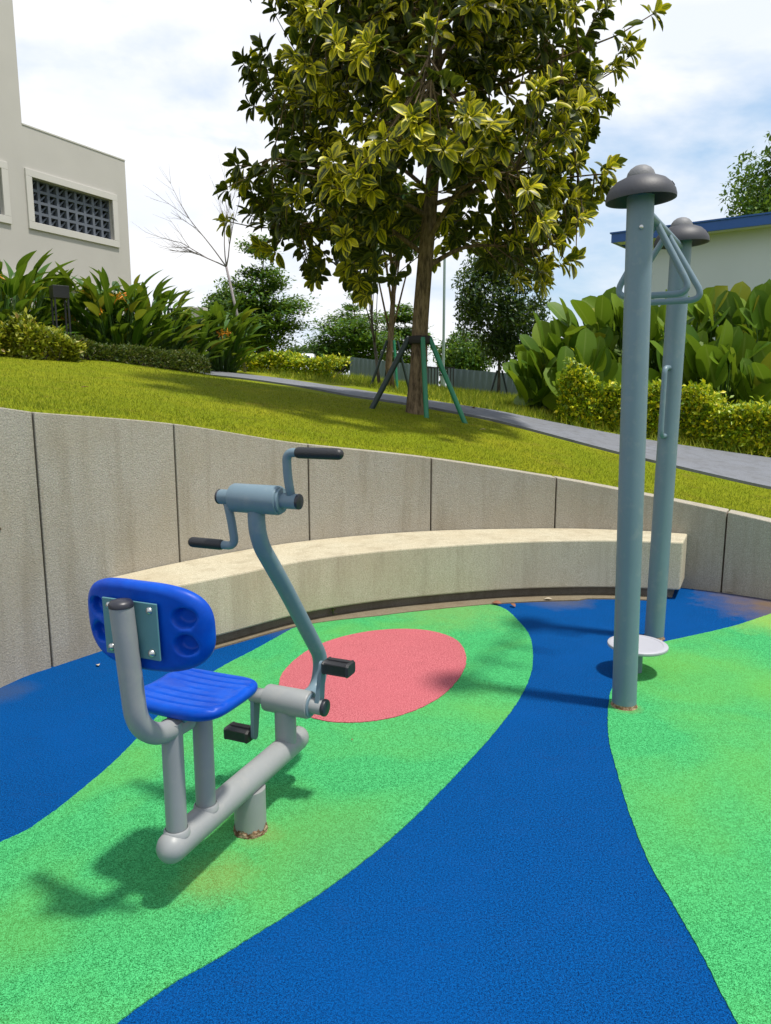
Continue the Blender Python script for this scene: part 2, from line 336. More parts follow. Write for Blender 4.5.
def H(x, y):
    x = np.atleast_1d(np.asarray(x, float)); y = np.atleast_1d(np.asarray(y, float))
    d = np.sqrt((x[:, None]-cp[None, :, 0])**2+(y[:, None]-cp[None, :, 1])**2+.02)
    z = -d@sol[:n_]+sol[n_]; R = np.hypot(x-1, y-2); t = np.clip((R-32)/30, 0, 1); t = t*t*(3-2*t)
    return z*(1-t)+1.2*t
def h1(x, y): return float(H(x, y)[0])
def at(px, d, py=388):
    p = ony(px, py, d); return (float(p[0]), float(p[1]), h1(p[0], p[1]))

g = G(); nA = 300; ss = np.linspace(0, arc[-1], nA); offs = np.r_[np.arange(0, 1, .1), np.arange(1, 14, .16), np.geomspace(14, 420, 26)]
V = []
for i, s in enumerate(ss):
    p = wat(s); n = wnorm(s); o = p[:2]+n*(TH-.02); d = (o-WC)/np.linalg.norm(o-WC)
    X = o[0]+d[0]*offs; Yv = o[1]+d[1]*offs; z = H(X, Yv); t = np.clip(offs/.35, 0, 1); z = (p[2]-.025)*(1-t)+z*t
    e = min(1, min(s, arc[-1]-s)/1.2); z = z*e+(-.02)*(1-e)
    V += list(zip(X, Yv, z))
m_ = len(offs); Fc = [(i*m_+j, i*m_+j+1, (i+1)*m_+j+1, (i+1)*m_+j) for i in range(nA-1) for j in range(m_-1)]
tag(build('lawn_ground', G().add(V, Fc), M['lawn'], smooth=180), kind='structure')
g = G(); n = 48; g.add([(0, 0, -.06)]+[(600*math.cos(2*PI*k/n), 600*math.sin(2*PI*k/n), -.06) for k in range(n)], [(0, 1+k, 1+(k+1) % n) for k in range(n)])
tag(build('ground', g, M['lawn']), kind='structure')

# ------------------------------------------------------------------ rubber play surface
poly = [tuple(wat(s)[:2]+wnorm(s)*.05) for s in np.linspace(0, arc[-1], 120)]+[(5.5, 1.8), (6, -4), (-4, -4)]
tag(build('rubber_surface', G().add([(x, y, 0) for x, y in poly], [tuple(range(len(poly)))]), M['blue']), kind='structure')
def patch(name, pts, z, mat, closed=True, extra=[]):
    W = [onz(px, py, 0)[:2] for px, py in pts]+[np.array(e) for e in extra]
    P = spline(W+[W[0]], 14)[:-1]; out = []
    for i in range(len(P)):
        a, b = P[i], P[(i+1) % len(P)]; L = np.linalg.norm(b-a); k = max(1, int(L/.012)) if L < .5 else 4
        for j in range(k): out.append(a+(b-a)*j/k+rng.normal(0, .0011, 2))
    k = len(out); return tag(build(name, G().add([(p[0], p[1], z) for p in out]+[(p[0], p[1], -.001) for p in out], [tuple(range(k))]+[(i, (i+1) % k, k+(i+1) % k, k+i) for i in range(k)]), mat), kind='structure')
patch('green_rubber_island', [(292, 629), (330, 618), (375, 611), (420, 606), (465, 604), (500, 607), (520, 623), (531, 640), (532, 669), (520, 698), (496, 731), (472, 758), (438, 794), (400, 831), (358, 866), (311, 900), (259, 933), (207, 965), (171, 985), (117, 1024), (60, 1075)],
      .004, M['green'], extra=[(-1.0, 1.2), (-1.35, 1.2), (-1.6, 1.45), (-1.75, 1.75), (-1.78, 2.0), tuple(onz(0, 843, 0)[:2]), tuple(onz(44, 819, 0)[:2]), tuple(onz(84, 788, 0)[:2]), tuple(onz(112, 764, 0)[:2]), tuple(onz(136, 740, 0)[:2]), tuple(onz(165, 709, 0)[:2]), tuple(onz(195, 685, 0)[:2]), tuple(onz(222, 667, 0)[:2]), tuple(onz(258, 648, 0)[:2])])
patch('green_rubber_field', [(771, 614), (738, 625), (710, 632), (683, 638), (662, 643), (641, 653), (622, 671), (612, 688), (608, 709), (609, 740), (619, 779), (629, 813), (648, 861), (670, 900), (698, 948), (737, 1024)],
      .004, M['green'], extra=[tuple(onz(775,1090,0)[:2]), (1.15, .7), (1.9, .1), (3.2, .2), (3.9, 1.2), (4.0, 2.6), (3.9, 3.6), (3.6, 4.35), (3.3, 4.8)])
patch('pink_rubber_disc', [(278, 690), (284, 672), (310, 650), (345, 637), (385, 630.5), (425, 631), (455, 640), (466, 657), (461, 676), (440, 698), (405, 715), (365, 723), (325, 722), (292, 710)], .008, M['pink'])

# ------------------------------------------------------------------ retaining wall (panels with open joints)
wall = tag(empty('retaining_wall', tuple(wat(arc[-1]/2)[:2])+(0,)), 'curved grey concrete retaining wall of tall panels holding back the lawn', 'wall')
bk = Vector(wall.location)
joints = [s_of_px(px) for px in (53, 183, 311, 430, 553, 721)]
sj = joints[0]-1.15; J = [0]; tmp = []
while sj > .6: tmp.append(sj); sj -= 1.15
J += tmp[::-1]+joints; sj = joints[-1]+1.2
while sj < arc[-1]-.5: J.append(sj); sj += 1.2
J.append(arc[-1])
def strip(s0, s1, o0, o1, zb, ztop_off, k=14):
    g = G(); V = []; 
    for s in np.linspace(s0, s1, k):
        p = wat(s); n = wnorm(s); zt = p[2]+ztop_off
        a = p[:2]+n*o0; b = p[:2]+n*o1
        V += [(a[0], a[1], zb), (b[0], b[1], zb), (b[0], b[1], zt), (a[0], a[1], zt)]
    V = [tuple(Vector(v)-bk) for v in V]
    fs = [(4*i+a, 4*i+(a+1) % 4, 4*i+4+(a+1) % 4, 4*i+4+a) for i in range(k-1) for a in range(4)]+[(0, 1, 2, 3), (4*k-4, 4*k-3, 4*k-2, 4*k-1)]
    return g.add(V, fs)
for a, b in zip(J[:-1], J[1:]):
    build('wall_panel', strip(a+.0055, b-.0055, 0, TH, -.05, 0), M['wall'], wall, bevel=.006)
build('joint_filler', strip(.02, arc[-1]-.02, .03, TH-.02, -.05, -.02, 200), M['gap'], wall)
build('weep_hole', G().tube([Vector((*(onz(12, 524, .85)[:2]), 0))*0+Vector(tuple(np.r_[wat(s_of_px(13))[:2]-wnorm(s_of_px(13))*.004, .86]))-bk, Vector(tuple(np.r_[wat(s_of_px(13))[:2]+wnorm(s_of_px(13))*.02, .86]))-bk], .008, 12), M['gap'], wall)

# ------------------------------------------------------------------ curved bench
FB = spline([(-1.30, 4.18), (-1.0, 4.46), (-.58, 4.87), (-.17, 5.12), (.27, 5.30), (.98, 5.50), (1.69, 5.56), (2.25, 5.48)], 10)
def bench_geo(z0, z1, inset):
    V = []; k = len(FB)
    sA = s_of_px(112); sB = s_of_px(684)
    for i in range(k):
        f = FB[i]; s = sA+(sB-sA)*i/(k-1)
        # nearest wall station
        sb = min(np.linspace(sA-.2, sB+.2, 160), key=lambda q: np.linalg.norm(wat(q)[:2]-f)) if 0 < i < k-1 else s
        t = i/(k-1); sb = s*(1-.5)+sb*.5 if 0 < i < k-1 else s
        b = wat(sb)[:2]-wnorm(sb)*.006; d = (b-f)/np.linalg.norm(b-f); f2 = f+d*inset
        V += [(f2[0], f2[1], z0), (b[0], b[1], z0), (b[0], b[1], z1), (f2[0], f2[1], z1)]
    if inset: V = V[4:-4]
    k = len(V)//4
    return G().add(V, [(4*i+a, 4*i+(a+1) % 4, 4*i+4+(a+1) % 4, 4*i+4+a) for i in range(k-1) for a in range(4)]+[(0, 1, 2, 3), (4*k-4, 4*k-3, 4*k-2, 4*k-1)])
bench = tag(empty('curved_bench', (0, 0, 0)), 'long curved cream concrete bench built against the foot of the grey wall', 'bench')
build('bench_slab', bench_geo(.075, .45, 0), M['bench'], bench, bevel=.012)
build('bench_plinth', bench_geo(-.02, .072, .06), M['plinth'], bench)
# bare concrete strip showing between rubber and bench
V = []
for i in range(0, len(FB)-4):
    f = FB[i]; c = np.array([.9, 2.4]); d = (c-f)/np.linalg.norm(c-f); wdt = .012+.10*min(1, max(0, (i-18)/14))*(1 if i < 58 else .6)
    a = f+d*wdt; b = f-d*.12; V += [(a[0], a[1], .009), (b[0], b[1], .009), (a[0], a[1], -.001)]
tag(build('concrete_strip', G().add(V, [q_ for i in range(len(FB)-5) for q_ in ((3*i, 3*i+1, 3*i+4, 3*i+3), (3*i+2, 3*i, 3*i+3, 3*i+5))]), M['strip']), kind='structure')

# ------------------------------------------------------------------ exercise bike
O1 = Vector((-.494, 2.484, 0)); Fd = Vector((.385, .923, 0)).normalized(); Rz = -math.atan2(Fd.x, Fd.y)
bike = tag(empty('exercise_bike', O1, Rz), 'grey outdoor arm and leg exerciser with blue seat and backrest on the green rubber', 'exercise machine')
# local axes: x = right, y = forward
def L(r, f, z): return (r, f, z)
beam = build('base_beam', G().tube([L(0, -.43, .2), L(0, .35, .2)], .049, 28, round_ends=True), M['tube_light'], bike, smooth=180)
ped = build('pedestal', G().tube([L(0, 0, 0), L(0, 0, .17)], .058, 28), M['tube_light'], bike, smooth=50)
gg = G(); prof = []
for k in range(9): prof.append((.0588+.0035*(1-k/8), .001+.020*k/8))
gg.lathe(prof, (0, 0, 0), 60)
gg.v = [(x*(1+random.uniform(-.03, .035)), y*(1+random.uniform(-.03, .035)), z*(1+.9*math.sin(7*math.atan2(y, x))*.3+random.uniform(-.1, .6))) for x, y, z in gg.v]
build('rusty_collar', gg, M['rust'], ped, smooth=180)
for f, zt in ((-.405, .60), (-.255, .60)):
    sp = build('seat_post', G().tube([L(0, f, .2), L(0, f, zt)], .0325, 24), M['tube_light'], bike, smooth=50)
    build('weld_bead', G().lathe([(.0345, .251), (.040, .246), (.042, .230)], L(0, f, 0), 24), M['tube_light'], sp, smooth=180)
build('back_tube', G().tube(fillet([L(0, -.33, .575), L(0, -.465, .580), L(0, -.552, .655), L(0, -.586, 1.020)], [.08, .10]), .0325, 24), M['tube_light'], bike, smooth=50)
bc = build('tube_end_cap', G().lathe([(.0332, 1.013), (.0336, 1.022), (.028, 1.030), (.012, 1.034), (.0005, 1.035)], L(0, -.586, 0), 28), M['endcap'], bike, smooth=180)
build('seat_support', G().box(L(0, -.265, .602), (.07, .24, .018)), M['bracket'], bike, bevel=.003)
def pad(wx, wy, th, ex, rings=46, N=96, top=lambda x, y: 0, bot=lambda x, y: 0, edge=.018):
    V = []; half = th/2
    def outline(a):
        c, s = math.cos(a), math.sin(a); return (abs(c)**(2/ex)*math.copysign(wx/2, c), abs(s)**(2/ex)*math.copysign(wy/2, s))
    prof = [(q, half) for q in np.linspace(.0, 1-edge/(min(wx, wy)/2), rings)]
    nb = 7
    for k in range(1, nb+1):
        a = PI/2*k/nb*1.0; prof.append((1-edge/(min(wx, wy)/2)*(1-math.sin(a)), half-edge*(1-math.cos(a)) if half > edge else half*math.cos(a)))
    low = [(q, -z) for q, z in prof[::-1]]
    allp = [(q, z, 1) for q, z in prof]+[(q, z, -1) for q, z in low]
    for q, z, sgn in allp:
        for j in range(N):
            x, y = outline(2*PI*j/N); x *= max(q, 1e-4); y *= max(q, 1e-4)
            fade = min(1, max(0, (1-q)/.08)); dz = (top(x, y) if sgn > 0 else -bot(x, y))*fade
            V.append((x, y, z+dz))
    k = len(allp); return V, [(i*N+j, i*N+(j+1) % N, (i+1)*N+(j+1) % N, (i+1)*N+j) for i in range(k-1) for j in range(N)]
def groove(x, y):
    v = 0
    for c in (-.115, -.077, -.038, 0, .038, .077, .115): v -= .005*math.exp(-((y-c)/.0042)**2)
    return v-.10*max(0, .02-abs(0))*0
V, fs = pad(.34, .305, .042, 4.2, rings=90, N=120, top=groove, edge=.02)
V = [(x, y, z+.010*(abs(x)/.19)**2) for x, y, z in V]
seat = build('seat', G().add([(x-.012, y-.262, z+.630) for x, y, z in V], fs), M['seat'], bike, smooth=180)
def dimp(x, y):
    v = 0
    for sx in (-1, 1):
        for cy in (-.038, .040):
            d = math.hypot((x-sx*.150)/1.15, y-cy); v -= .030/(1+math.exp((d-.026)/.0016))
    return v
V, fs = pad(.44, .262, .046, 2.9, rings=90, N=160, bot=dimp, edge=.021)
# local pad plane (x, y) -> (right, up); bottom side looks backward
Rm = Matrix.Rotation(math.radians(3), 3, 'X')
BV = []
for x, y, z in V:
    z2 = z+.035*(x/.215)**2        # wraps round the back
    p = Vector((x, z2, y)); p = Rm @ p; BV.append((p.x+.005, p.y-.515, p.z+.940))
rest = build('backrest', G().add(BV, fs), M['seat'], bike, smooth=180)
plate = build('bracket_plate', G().box(L(-.005, -.546, .938), (.19, .006, .165), Matrix.Rotation(math.radians(2), 3, 'X')), M['bracket'], bike, bevel=.002)
for r in (-.075, .065):
    for z in (.877, .999):
        build('bolt', G().lathe([(.011, 0), (.011, .003), (.009, .007), (.005, .010), (.0003, .011)], L(r, -.548, z), 16, Matrix.Rotation(PI/2, 3, 'X')), M['bolt'], plate, smooth=60)
build('housing_post', G().tube([L(0, .264, .2), L(0, .264, .40)], .042, 24), M['tube_light'], bike, smooth=50)
def axis_cyl(f, z, r0, r1, rad, rnd=.008, n=36):
    pr = [(.0005, r0), (rad-rnd, r0), (rad-rnd*.3, r0+rnd*.3), (rad, r0+rnd), (rad, r1-rnd), (rad-rnd*.3, r1-rnd*.3), (rad-rnd, r1), (.0005, r1)]
    return G().lathe(pr, L(0, f, z), n, Matrix.Rotation(PI/2, 3, 'Y'))
hs = build('pedal_housing', axis_cyl(.264, .397, -.082, .115, .053), M['tube_light'], bike, smooth=40)
build('drum_end', axis_cyl(.264, .397, .112, .119, .046, .002), M['tube'], hs, smooth=40)
build('axle', axis_cyl(.264, .397, -.152, .168, .0305, .004), M['tube_light'], hs, smooth=40)
for sgn in (-1, 1):
    r = -.135 if sgn < 0 else .150; dz = -.165 if sgn < 0 else .158; df = -.015 if sgn < 0 else .03
    cr = G(); a = Vector(L(r, .264, .397)); b = Vector(L(r, .264+df, .397+dz)); 
    # tapered flat crank arm
    t = (b-a).normalized(); sd = Vector((0, t.z, -t.y)); V = []
    for rr in (-.008, .008):
        for p, wd in ((a-t*.0, .026), (b, .015)):
            for k in range(13):
                an = PI*k/12; base = sd*math.cos(an)*wd + (-t if p == a else t)*math.sin(an)*wd
                V.append(p+base+Vector((rr, 0, 0)))
    loop0 = list(range(0, 13)); loop1 = list(range(13, 26)); ring = loop0+loop1[::-1]
    ring2 = [q+26 for q in ring]; cr.add(V, [tuple(ring), tuple(ring2[::-1])]+[(ring[i], ring[(i+1) % 26], ring2[(i+1) % 26], ring2[i]) for i in range(26)])
    ca = build('pedal_crank', cr, M['tube'], bike, smooth=40)
    pe = G(); c = b; r0 = r+sgn*.012; r1 = r+sgn*.125; V = []
    outl = [(-.036, -.018), (-.026, -.025), (.026, -.025), (.036, -.018), (.036, .018), (.026, .025), (-.026, .025), (-.036, .018)]
    rrs = [r0, r0+sgn*.008, r0+sgn*.018, r1-sgn*.018, r1-sgn*.008, r1]; sc = [.88, 1.08, .95, .95, 1.08, .88]
    for q, s_ in zip(rrs, sc):
        for y, z in outl: V.append((q, b.y+y*s_, b.z+z*s_))
    pe.add(V, [(i*8+j, i*8+(j+1) % 8, (i+1)*8+(j+1) % 8, (i+1)*8+j) for i in range(5) for j in range(8)]+[tuple(range(8)), tuple(40+j for j in range(8))])
    for y, z in ((-.031, .018), (.031, .018), (-.031, -.018), (.031, -.018), (0, .0255), (0, -.0255)): pe.tube([(r0+sgn*.01, b.y+y, b.z+z), (r1-sgn*.01, b.y+y, b.z+z)], .0045, 8)
    build('pedal', pe, M['black'], bike, smooth=35)
build('axle_cap', axis_cyl(.264, .397, .166, .183, .033, .005), M['endcap'], hs, smooth=40)
mast = [L(0, .27, .36), L(0, .40, .345), L(0, .53, .335), L(0, .575, .46), L(0, .283, .845), L(0, .125, 1.04), L(0, .099, 1.11), L(0, .099, 1.21)]
build('mast', G().tube(fillet(mast, [.05, .09, .12, .05, .12, .05]), .031, 24), M['tube'], bike, smooth=60)
hd = build('crank_head', axis_cyl(.099, 1.215, -.095, .100, .0515, .008), M['tube'], bike, smooth=40)
build('drum_end', axis_cyl(.099, 1.215, .098, .108, .044, .002), M['tube'], hd, smooth=40)
build('head_axle', axis_cyl(.099, 1.215, -.150, .168, .027, .004), M['tube'], hd, smooth=40)
build('axle_cap', axis_cyl(.099, 1.215, .166, .178, .0275, .005), M['endcap'], hd, smooth=40)
build('axle_cap', axis_cyl(.099, 1.215, -.158, -.148, .0275, .005), M['endcap'], hd, smooth=40)
ha = build('hand_crank', G().tube(fillet([L(.145, .099, 1.215), L(.135, .09, 1.30), L(.135, .085, 1.385), L(.20, .085, 1.385)], [.03, .05]), .0155, 16), M['tube'], bike, smooth=180)
build('hand_grip', G().tube([L(.185, .085, 1.385), L(.330, .085, 1.385)], .0195, 20, round_ends=True), M['black'], ha, smooth=180)
ha = build('hand_crank', G().tube(fillet([L(-.125, .099, 1.215), L(-.11, .105, 1.13), L(-.10, .11, 1.035), L(-.17, .11, 1.035)], [.03, .05]), .0155, 16), M['tube'], bike, smooth=180)
build('hand_grip', G().tube([L(-.165, .11, 1.035), L(-.285, .11, 1.035)], .0195, 20, round_ends=True), M['black'], ha, smooth=180)

# ------------------------------------------------------------------ pull-up / twist station with two tall posts
PA = Vector((1.217, 3.56, 0)); PB = Vector((1.742, 4.60, 0)); mid = (PA+PB)/2
st = tag(empty('fitness_posts', mid), 'pair of tall grey blue fitness posts with mushroom caps and triangular pull handles', 'exercise machine')
def loc(v): return Vector(v)-mid
tops = []
for base, dx in ((PA, -.055), (PB, .015)):
    top = base+Vector((dx, 0, 2.46)); tops.append(top); R_ = .0600
    po = build('post', G().tube([loc(base), loc(top)], R_, 36), M['tube'], st, smooth=50)
    b = build('base_ring', G().lathe([(R_+.0006, .022), (R_+.0015, .010), (R_+.005, .005), (R_+.007, .003)], loc(base), 48), M['rust'], po, smooth=180)
    tilt = Matrix.Rotation(math.radians(-3), 3, 'Y')
    prof = [(.060, -.005), (.120, -.008), (.155, -.012), (.164, -.018), (.170, -.018), (.171, -.006), (.166, .018), (.150, .048), (.122, .076), (.085, .094), (.060, .100), (.0005, .102)]
    inner = [(.0675, .03), (.10, .06), (.14, .035), (.160, -.012), (.166, -.018)]
    bowl = [(a*.91, b*.84 if b > 0 else b) for a, b in inner+prof[4:]]
    cp_ = build('post_cap', G().lathe(bowl, loc(top+Vector((0, 0, .0))), 56, tilt), M['cap'], po, smooth=60)
    kp = [(.064, .074), (.063, .086), (.057, .104), (.045, .119), (.027, .130), (.010, .134), (.0005, .135)]
    build('cap_knob', G().lathe(kp, loc(top), 36, tilt), M['knob'], cp_, smooth=180)
    an = math.radians(-28); build('cap_slot', G().box(loc(top)+Vector((.1345*math.cos(an), .1345*math.sin(an), .040)), (.030, .016, .010), Matrix.Rotation(an+PI/2, 3, 'Z') @ Matrix.Rotation(.9, 3, 'X')), M['dark'], cp_)
    build('set_screw', G().lathe([(.009, 0), (.009, .003), (.004, .005), (.0003, .005)], loc(top)+Vector((-.012, -.066, -.145)), 14, Matrix.Rotation(PI/2, 3, 'X')), M['bolt'], po, smooth=60)
cz = 2.42
A3 = tops[0].lerp(PA, 0)*1; A3.z = cz; B3 = tops[1]*1; B3.z = cz
build('crossbar', G().tube([loc(A3), loc(B3)], .022, 18), M['tube'], st, smooth=60)
dr = (B3-A3).normalized(); sd = Vector((dr.y, -dr.x, 0)).normalized()
for t_, w_ in ((.33, .195), (.60, .215)):
    ap = A3.lerp(B3, t_)
    pts = [ap+Vector((0, 0, -.005)), ap+sd*w_+Vector((0, 0, -.355)), ap-sd*w_+Vector((0, 0, -.355)), ap+Vector((0, 0, -.005))]
    m0 = pts[1].lerp(pts[2], .5)
    path = fillet([m0+Vector((0, 0, 0)), pts[2], ap+Vector((0, 0, -.0)), pts[1], m0], [.09, .02, .09], 8)
    build('triangle_handle', G().tube([loc(p) for p in path], .0165, 16, cap=False), M['tube'], st, smooth=180)
# grab handle on the rear post
hb = PB+Vector((.008, 0, 0)); hd_ = Vector((-.62, -.78, 0)).normalized(); o_ = hb+hd_*.05
hp = fillet([o_+Vector((0, 0, 1.72)), o_+hd_*.085+Vector((0, 0, 1.72)), o_+hd_*.085+Vector((0, 0, 1.31)), o_+Vector((0, 0, 1.31))], [.05, .05])
build('grab_handle', G().tube([loc(p) for p in hp], .0155, 16), M['tube'], st, smooth=180)
tw = tag(empty('twist_disc', onz(636, 672, 0)), 'round pale grey standing disc on a short stem between the two posts', 'exercise machine')
build('disc_plate', G().lathe([(.0005, .150), (.158, .150), (.164, .154), (.166, .160), (.164, .168), (.158, .172), (.138, .172), (.136, .170), (.0005, .170)], n=64), M['disc'], tw, smooth=40)
build('disc_stem', G().tube([(0, 0, 0), (0, 0, .15)], .032, 28), M['tube'], tw, smooth=50)

# ------------------------------------------------------------------ leaves
def leaf_tpl(Lh=1., w=.36, nseg=5, droop=.18, fold=.12, shape='oval', stem=.0):
    V = []; U = []
    for i in range(nseg+1):
        t = i/nseg
        if shape == 'oval': ww = math.sin(PI*t**.85)**.8 if 0 < t < 1 else .0
        elif shape == 'round': ww = math.sqrt(max(0, 1-(2*t**.92-1)**2))**.9 if 0 < t < 1 else .0
        elif shape == 'obov': ww = math.sin(PI*t**1.05)**.62 if 0 < t < 1 else .0
        else: ww = (math.sin(PI*t**.7)**.8 if 0 < t < 1 else .0)
        ww *= w/2; y = Lh*t; z = -droop*t*t; y2 = y*(1-.15*droop*t)
        if ww < 1e-5: ww = .004
        V += [(-ww, y2, z+fold*ww*2), (0, y2, z), (ww, y2, z+fold*ww*2)]; U += [(0, t), (.5, t), (1, t)]
    Fq = [(3*i+a, 3*i+a+1, 3*i+a+4, 3*i+a+3) for i in range(nseg) for a in (0, 1)]
    return np.array(V), Fq, np.array(U)
def leaves(name, tpl, P, D, N, S, mat, parent=None, smooth=True):
    tv, tf, tu = tpl; P = np.array(P, float); D = np.array(D, float); N = np.array(N, float); S = np.array(S, float); k = len(P); m = len(tv)
    D /= np.linalg.norm(D, axis=1)[:, None]+1e-9; X = np.cross(D, N); X /= np.linalg.norm(X, axis=1)[:, None]+1e-9; Zv = np.cross(X, D)
    V = P[:, None, :]+S[:, None, None]*(tv[None, :, 0:1]*X[:, None, :]+tv[None, :, 1:2]*D[:, None, :]+tv[None, :, 2:3]*Zv[:, None, :])
    V = V.reshape(-1, 3); tf = np.array(tf); Fa = (tf[None]+(np.arange(k)*m)[:, None, None]).reshape(-1, tf.shape[1])
    me = bpy.data.meshes.new(name); me.vertices.add(len(V)); me.vertices.foreach_set('co', V.ravel()); nf = len(Fa); c = tf.shape[1]
    me.loops.add(nf*c); me.loops.foreach_set('vertex_index', Fa.ravel().astype(np.int32)); me.polygons.add(nf)
    me.polygons.foreach_set('loop_start', np.arange(0, nf*c, c, dtype=np.int32)); me.polygons.foreach_set('loop_total', np.full(nf, c, dtype=np.int32))
    uv = me.uv_layers.new(name='UVMap'); UA = np.tile(tu, (k, 1))[Fa.ravel()]; uv.data.foreach_set('uv', UA.ravel().astype(np.float32))
    me.update(); me.validate(); o = link(name, me, mat, parent, 180 if smooth else None); return o
def rdir(n):
    v = rng.normal(size=(n, 3)); return v/np.linalg.norm(v, axis=1)[:, None]

# ------------------------------------------------------------------ main tree
def rosette_leaves(cpos, cdir, nl, size, droop=.35):
    P = []; D = []; N = []; S = []
    ax = np.array(cdir)/np.linalg.norm(cdir); a = np.cross(ax, [.3, .2, 1.]); a /= np.linalg.norm(a); b = np.cross(ax, a); ph = rng.uniform(0, 6)
    for j in range(nl):
        t = j/nl; an = ph+j*2.4; tilt = .35+1.25*t; rad = math.cos(an)*a+math.sin(an)*b
        d = ax*math.cos(tilt)+rad*math.sin(tilt); d = d+np.array([0, 0, -droop*(t+.3)])+rng.normal(0, .1, 3)
        P.append(cpos-ax*.10*t+rad*.012); D.append(d); N.append(ax*.9+rad*-.2+np.array([0, 0, .5])+rng.normal(0, .15, 3)); S.append(size*rng.uniform(.55, 1.2)*(.74+.38*t))
    return P, D, N, S
TB = np.array(at(415, 9.2)); TB[2] -= .03
tree = tag(empty('variegated_tree', tuple(TB)), 'large tree with glossy yellow edged leaves on the lawn, held by stakes', 'tree')
tp = [(0, 0, -.15), (.01, 0, 0), (.04, 0, .5), (.06, .02, 1.1), (.11, .0, 1.8), (.17, .02, 2.5), (.22, 0, 3.3), (.235, .05, 4.2), (.24, .0, 5.2), (.24, 0, 6.4)]
tpS = spline(tp, 6); zz = tpS[:, 2]; rad = np.interp(zz, [-.15, 0, .3, 1.1, 2.2, 3.5, 5, 6.4], [.17, .135, .108, .098, .088, .068, .042, .015])
tg = G(); tg.tube([Vector(p) for p in tpS], list(rad), 18)
limb_pts = [np.array(p) for p in tpS if p[2] > 1.7]
def crown_r(z):   # local heights
    return float(np.interp(z, [1.35, 1.7, 2.1, 2.8, 3.6, 4.6, 5.4, 6.2, 6.9], [1.3, 1.9, 2.15, 2.35, 2.4, 2.3, 2.15, 1.8, .8]))
limbs = []
for i in range(30):
    z0 = 1.75+4.3*(i/30)**1.0; c0 = np.array([np.interp(z0, zz, tpS[:, k]) for k in range(3)]); an = i*2.39996+.4
    R_ = crown_r(min(6.8, z0+.35))*rng.uniform(.75, .92); end = c0+np.array([math.cos(an)*R_, math.sin(an)*R_, .25+.35*rng.random()+(.5 if z0 > 4 else 0)])
    m1 = c0*.6+end*.4+np.array([0, 0, .22])+rng.normal(0, .08, 3); P = spline([c0, m1, end], 6); r0 = .035*(1-i/45)
    tg.tube([Vector(p) for p in P], list(np.linspace(r0, .008, len(P))), 7); limbs += list(P[3:])
limbs = np.array(limbs+limb_pts)
RP = []
while len(RP) < 1280:
    z = rng.uniform(1.35, 6.9); R_ = crown_r(z)*(.97+.05*math.sin(3*z+1)); an = rng.uniform(0, 2*PI); R_ *= 1+.06*math.sin(3*an+z*2); rr = R_*math.sqrt(rng.uniform(.05, 1))
    ctr = np.array([np.interp(z, zz, tpS[:, k]) for k in range(2)])+np.array([-.10, 0])
    p = np.array([ctr[0]+math.cos(an)*rr, ctr[1]+math.sin(an)*rr, z])
    lump = .6*math.sin(p[0]*2.1+1)*math.sin(p[1]*2.3+p[2]*.7)+.55*math.sin(p[2]*5.2+.5+1.3*math.sin(an*2))
    if (lump < -.22 or (lump < .05 and rr > .8*R_)) and rng.random() < .9: continue
    zmin = float(np.interp(p[0]-.1, [-2.4, -1.3, -1.0, -.4, -.2, .7, 1.0, 2.4], [2.05, 2.0, 1.8, 1.95, 2.45, 2.45, 1.5, 1.45]))
    if p[1] > .5: zmin -= .25
    if z < zmin+rng.uniform(-.08, .08): continue
    if RP and min(np.linalg.norm(np.array(RP[-220:])-p, axis=1)) < .11: continue
    RP.append(p)
tw_ = G(); P = []; D = []; N = []; S = []; YG = []
for p in RP:
    dd = np.linalg.norm(limbs-p, axis=1); q = limbs[int(np.argmin(dd))]; ax = p-q; 
    c0 = np.array([np.interp(p[2], zz, tpS[:, k]) for k in range(2)]); out = np.array([p[0]-c0[0], p[1]-c0[1], .35]); out /= np.linalg.norm(out)+1e-6
    tip = p; midp = (p+q)/2+np.array([0, 0, -.04]); tw_.tube([Vector(q), Vector(midp), Vector(tip)], [.010, .007, .005], 4, cap=False)
    axd = out+.35*ax/(np.linalg.norm(ax)+1e-6)+np.array([0, 0, .25])
    a, b, c, d = rosette_leaves(tip, axd, int(rng.integers(10, 15)), .19); P += a; D += b; N += c; S += d
    sunny = (out[0]*.3-out[1]*.75+.25*(p[2]-2)/3) > .25 and np.hypot(p[0]-c0[0], p[1]-c0[1]) > .62*crown_r(p[2]); yy = rng.random() < (.95 if sunny else .38); YG += [yy and rng.random() < .9 for _ in a]  # sun-facing outer rosettes mostly get the bright copy, a painted sunlit side
    if rng.random() < .7:   # leaves along the twig
        for k in range(5):
            t = rng.uniform(.2, .85); P.append(q*(1-t)+tip*t); D.append(out+rng.normal(0, .6, 3)+np.array([0, 0, -.3])); N.append(np.array([0, 0, 1])+rng.normal(0, .4, 3)); S.append(rng.uniform(.15, .22)); YG.append(False)
tr = build('trunk', tg, M['bark'], tree, smooth=180)
build('twig', tw_, M['bark'], tr, smooth=180)
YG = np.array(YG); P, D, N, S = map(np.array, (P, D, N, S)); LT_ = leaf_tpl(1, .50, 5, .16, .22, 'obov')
leaves('crown', LT_, P[~YG], D[~YG], N[~YG], S[~YG], M['ficus_old_shaded'], tree); leaves('sunlit_young_foliage', LT_, P[YG], D[YG], N[YG], S[YG], M['ficus'], tree)  # dark copy paints inner shade on old leaves, yellow copy sunlight on young ones

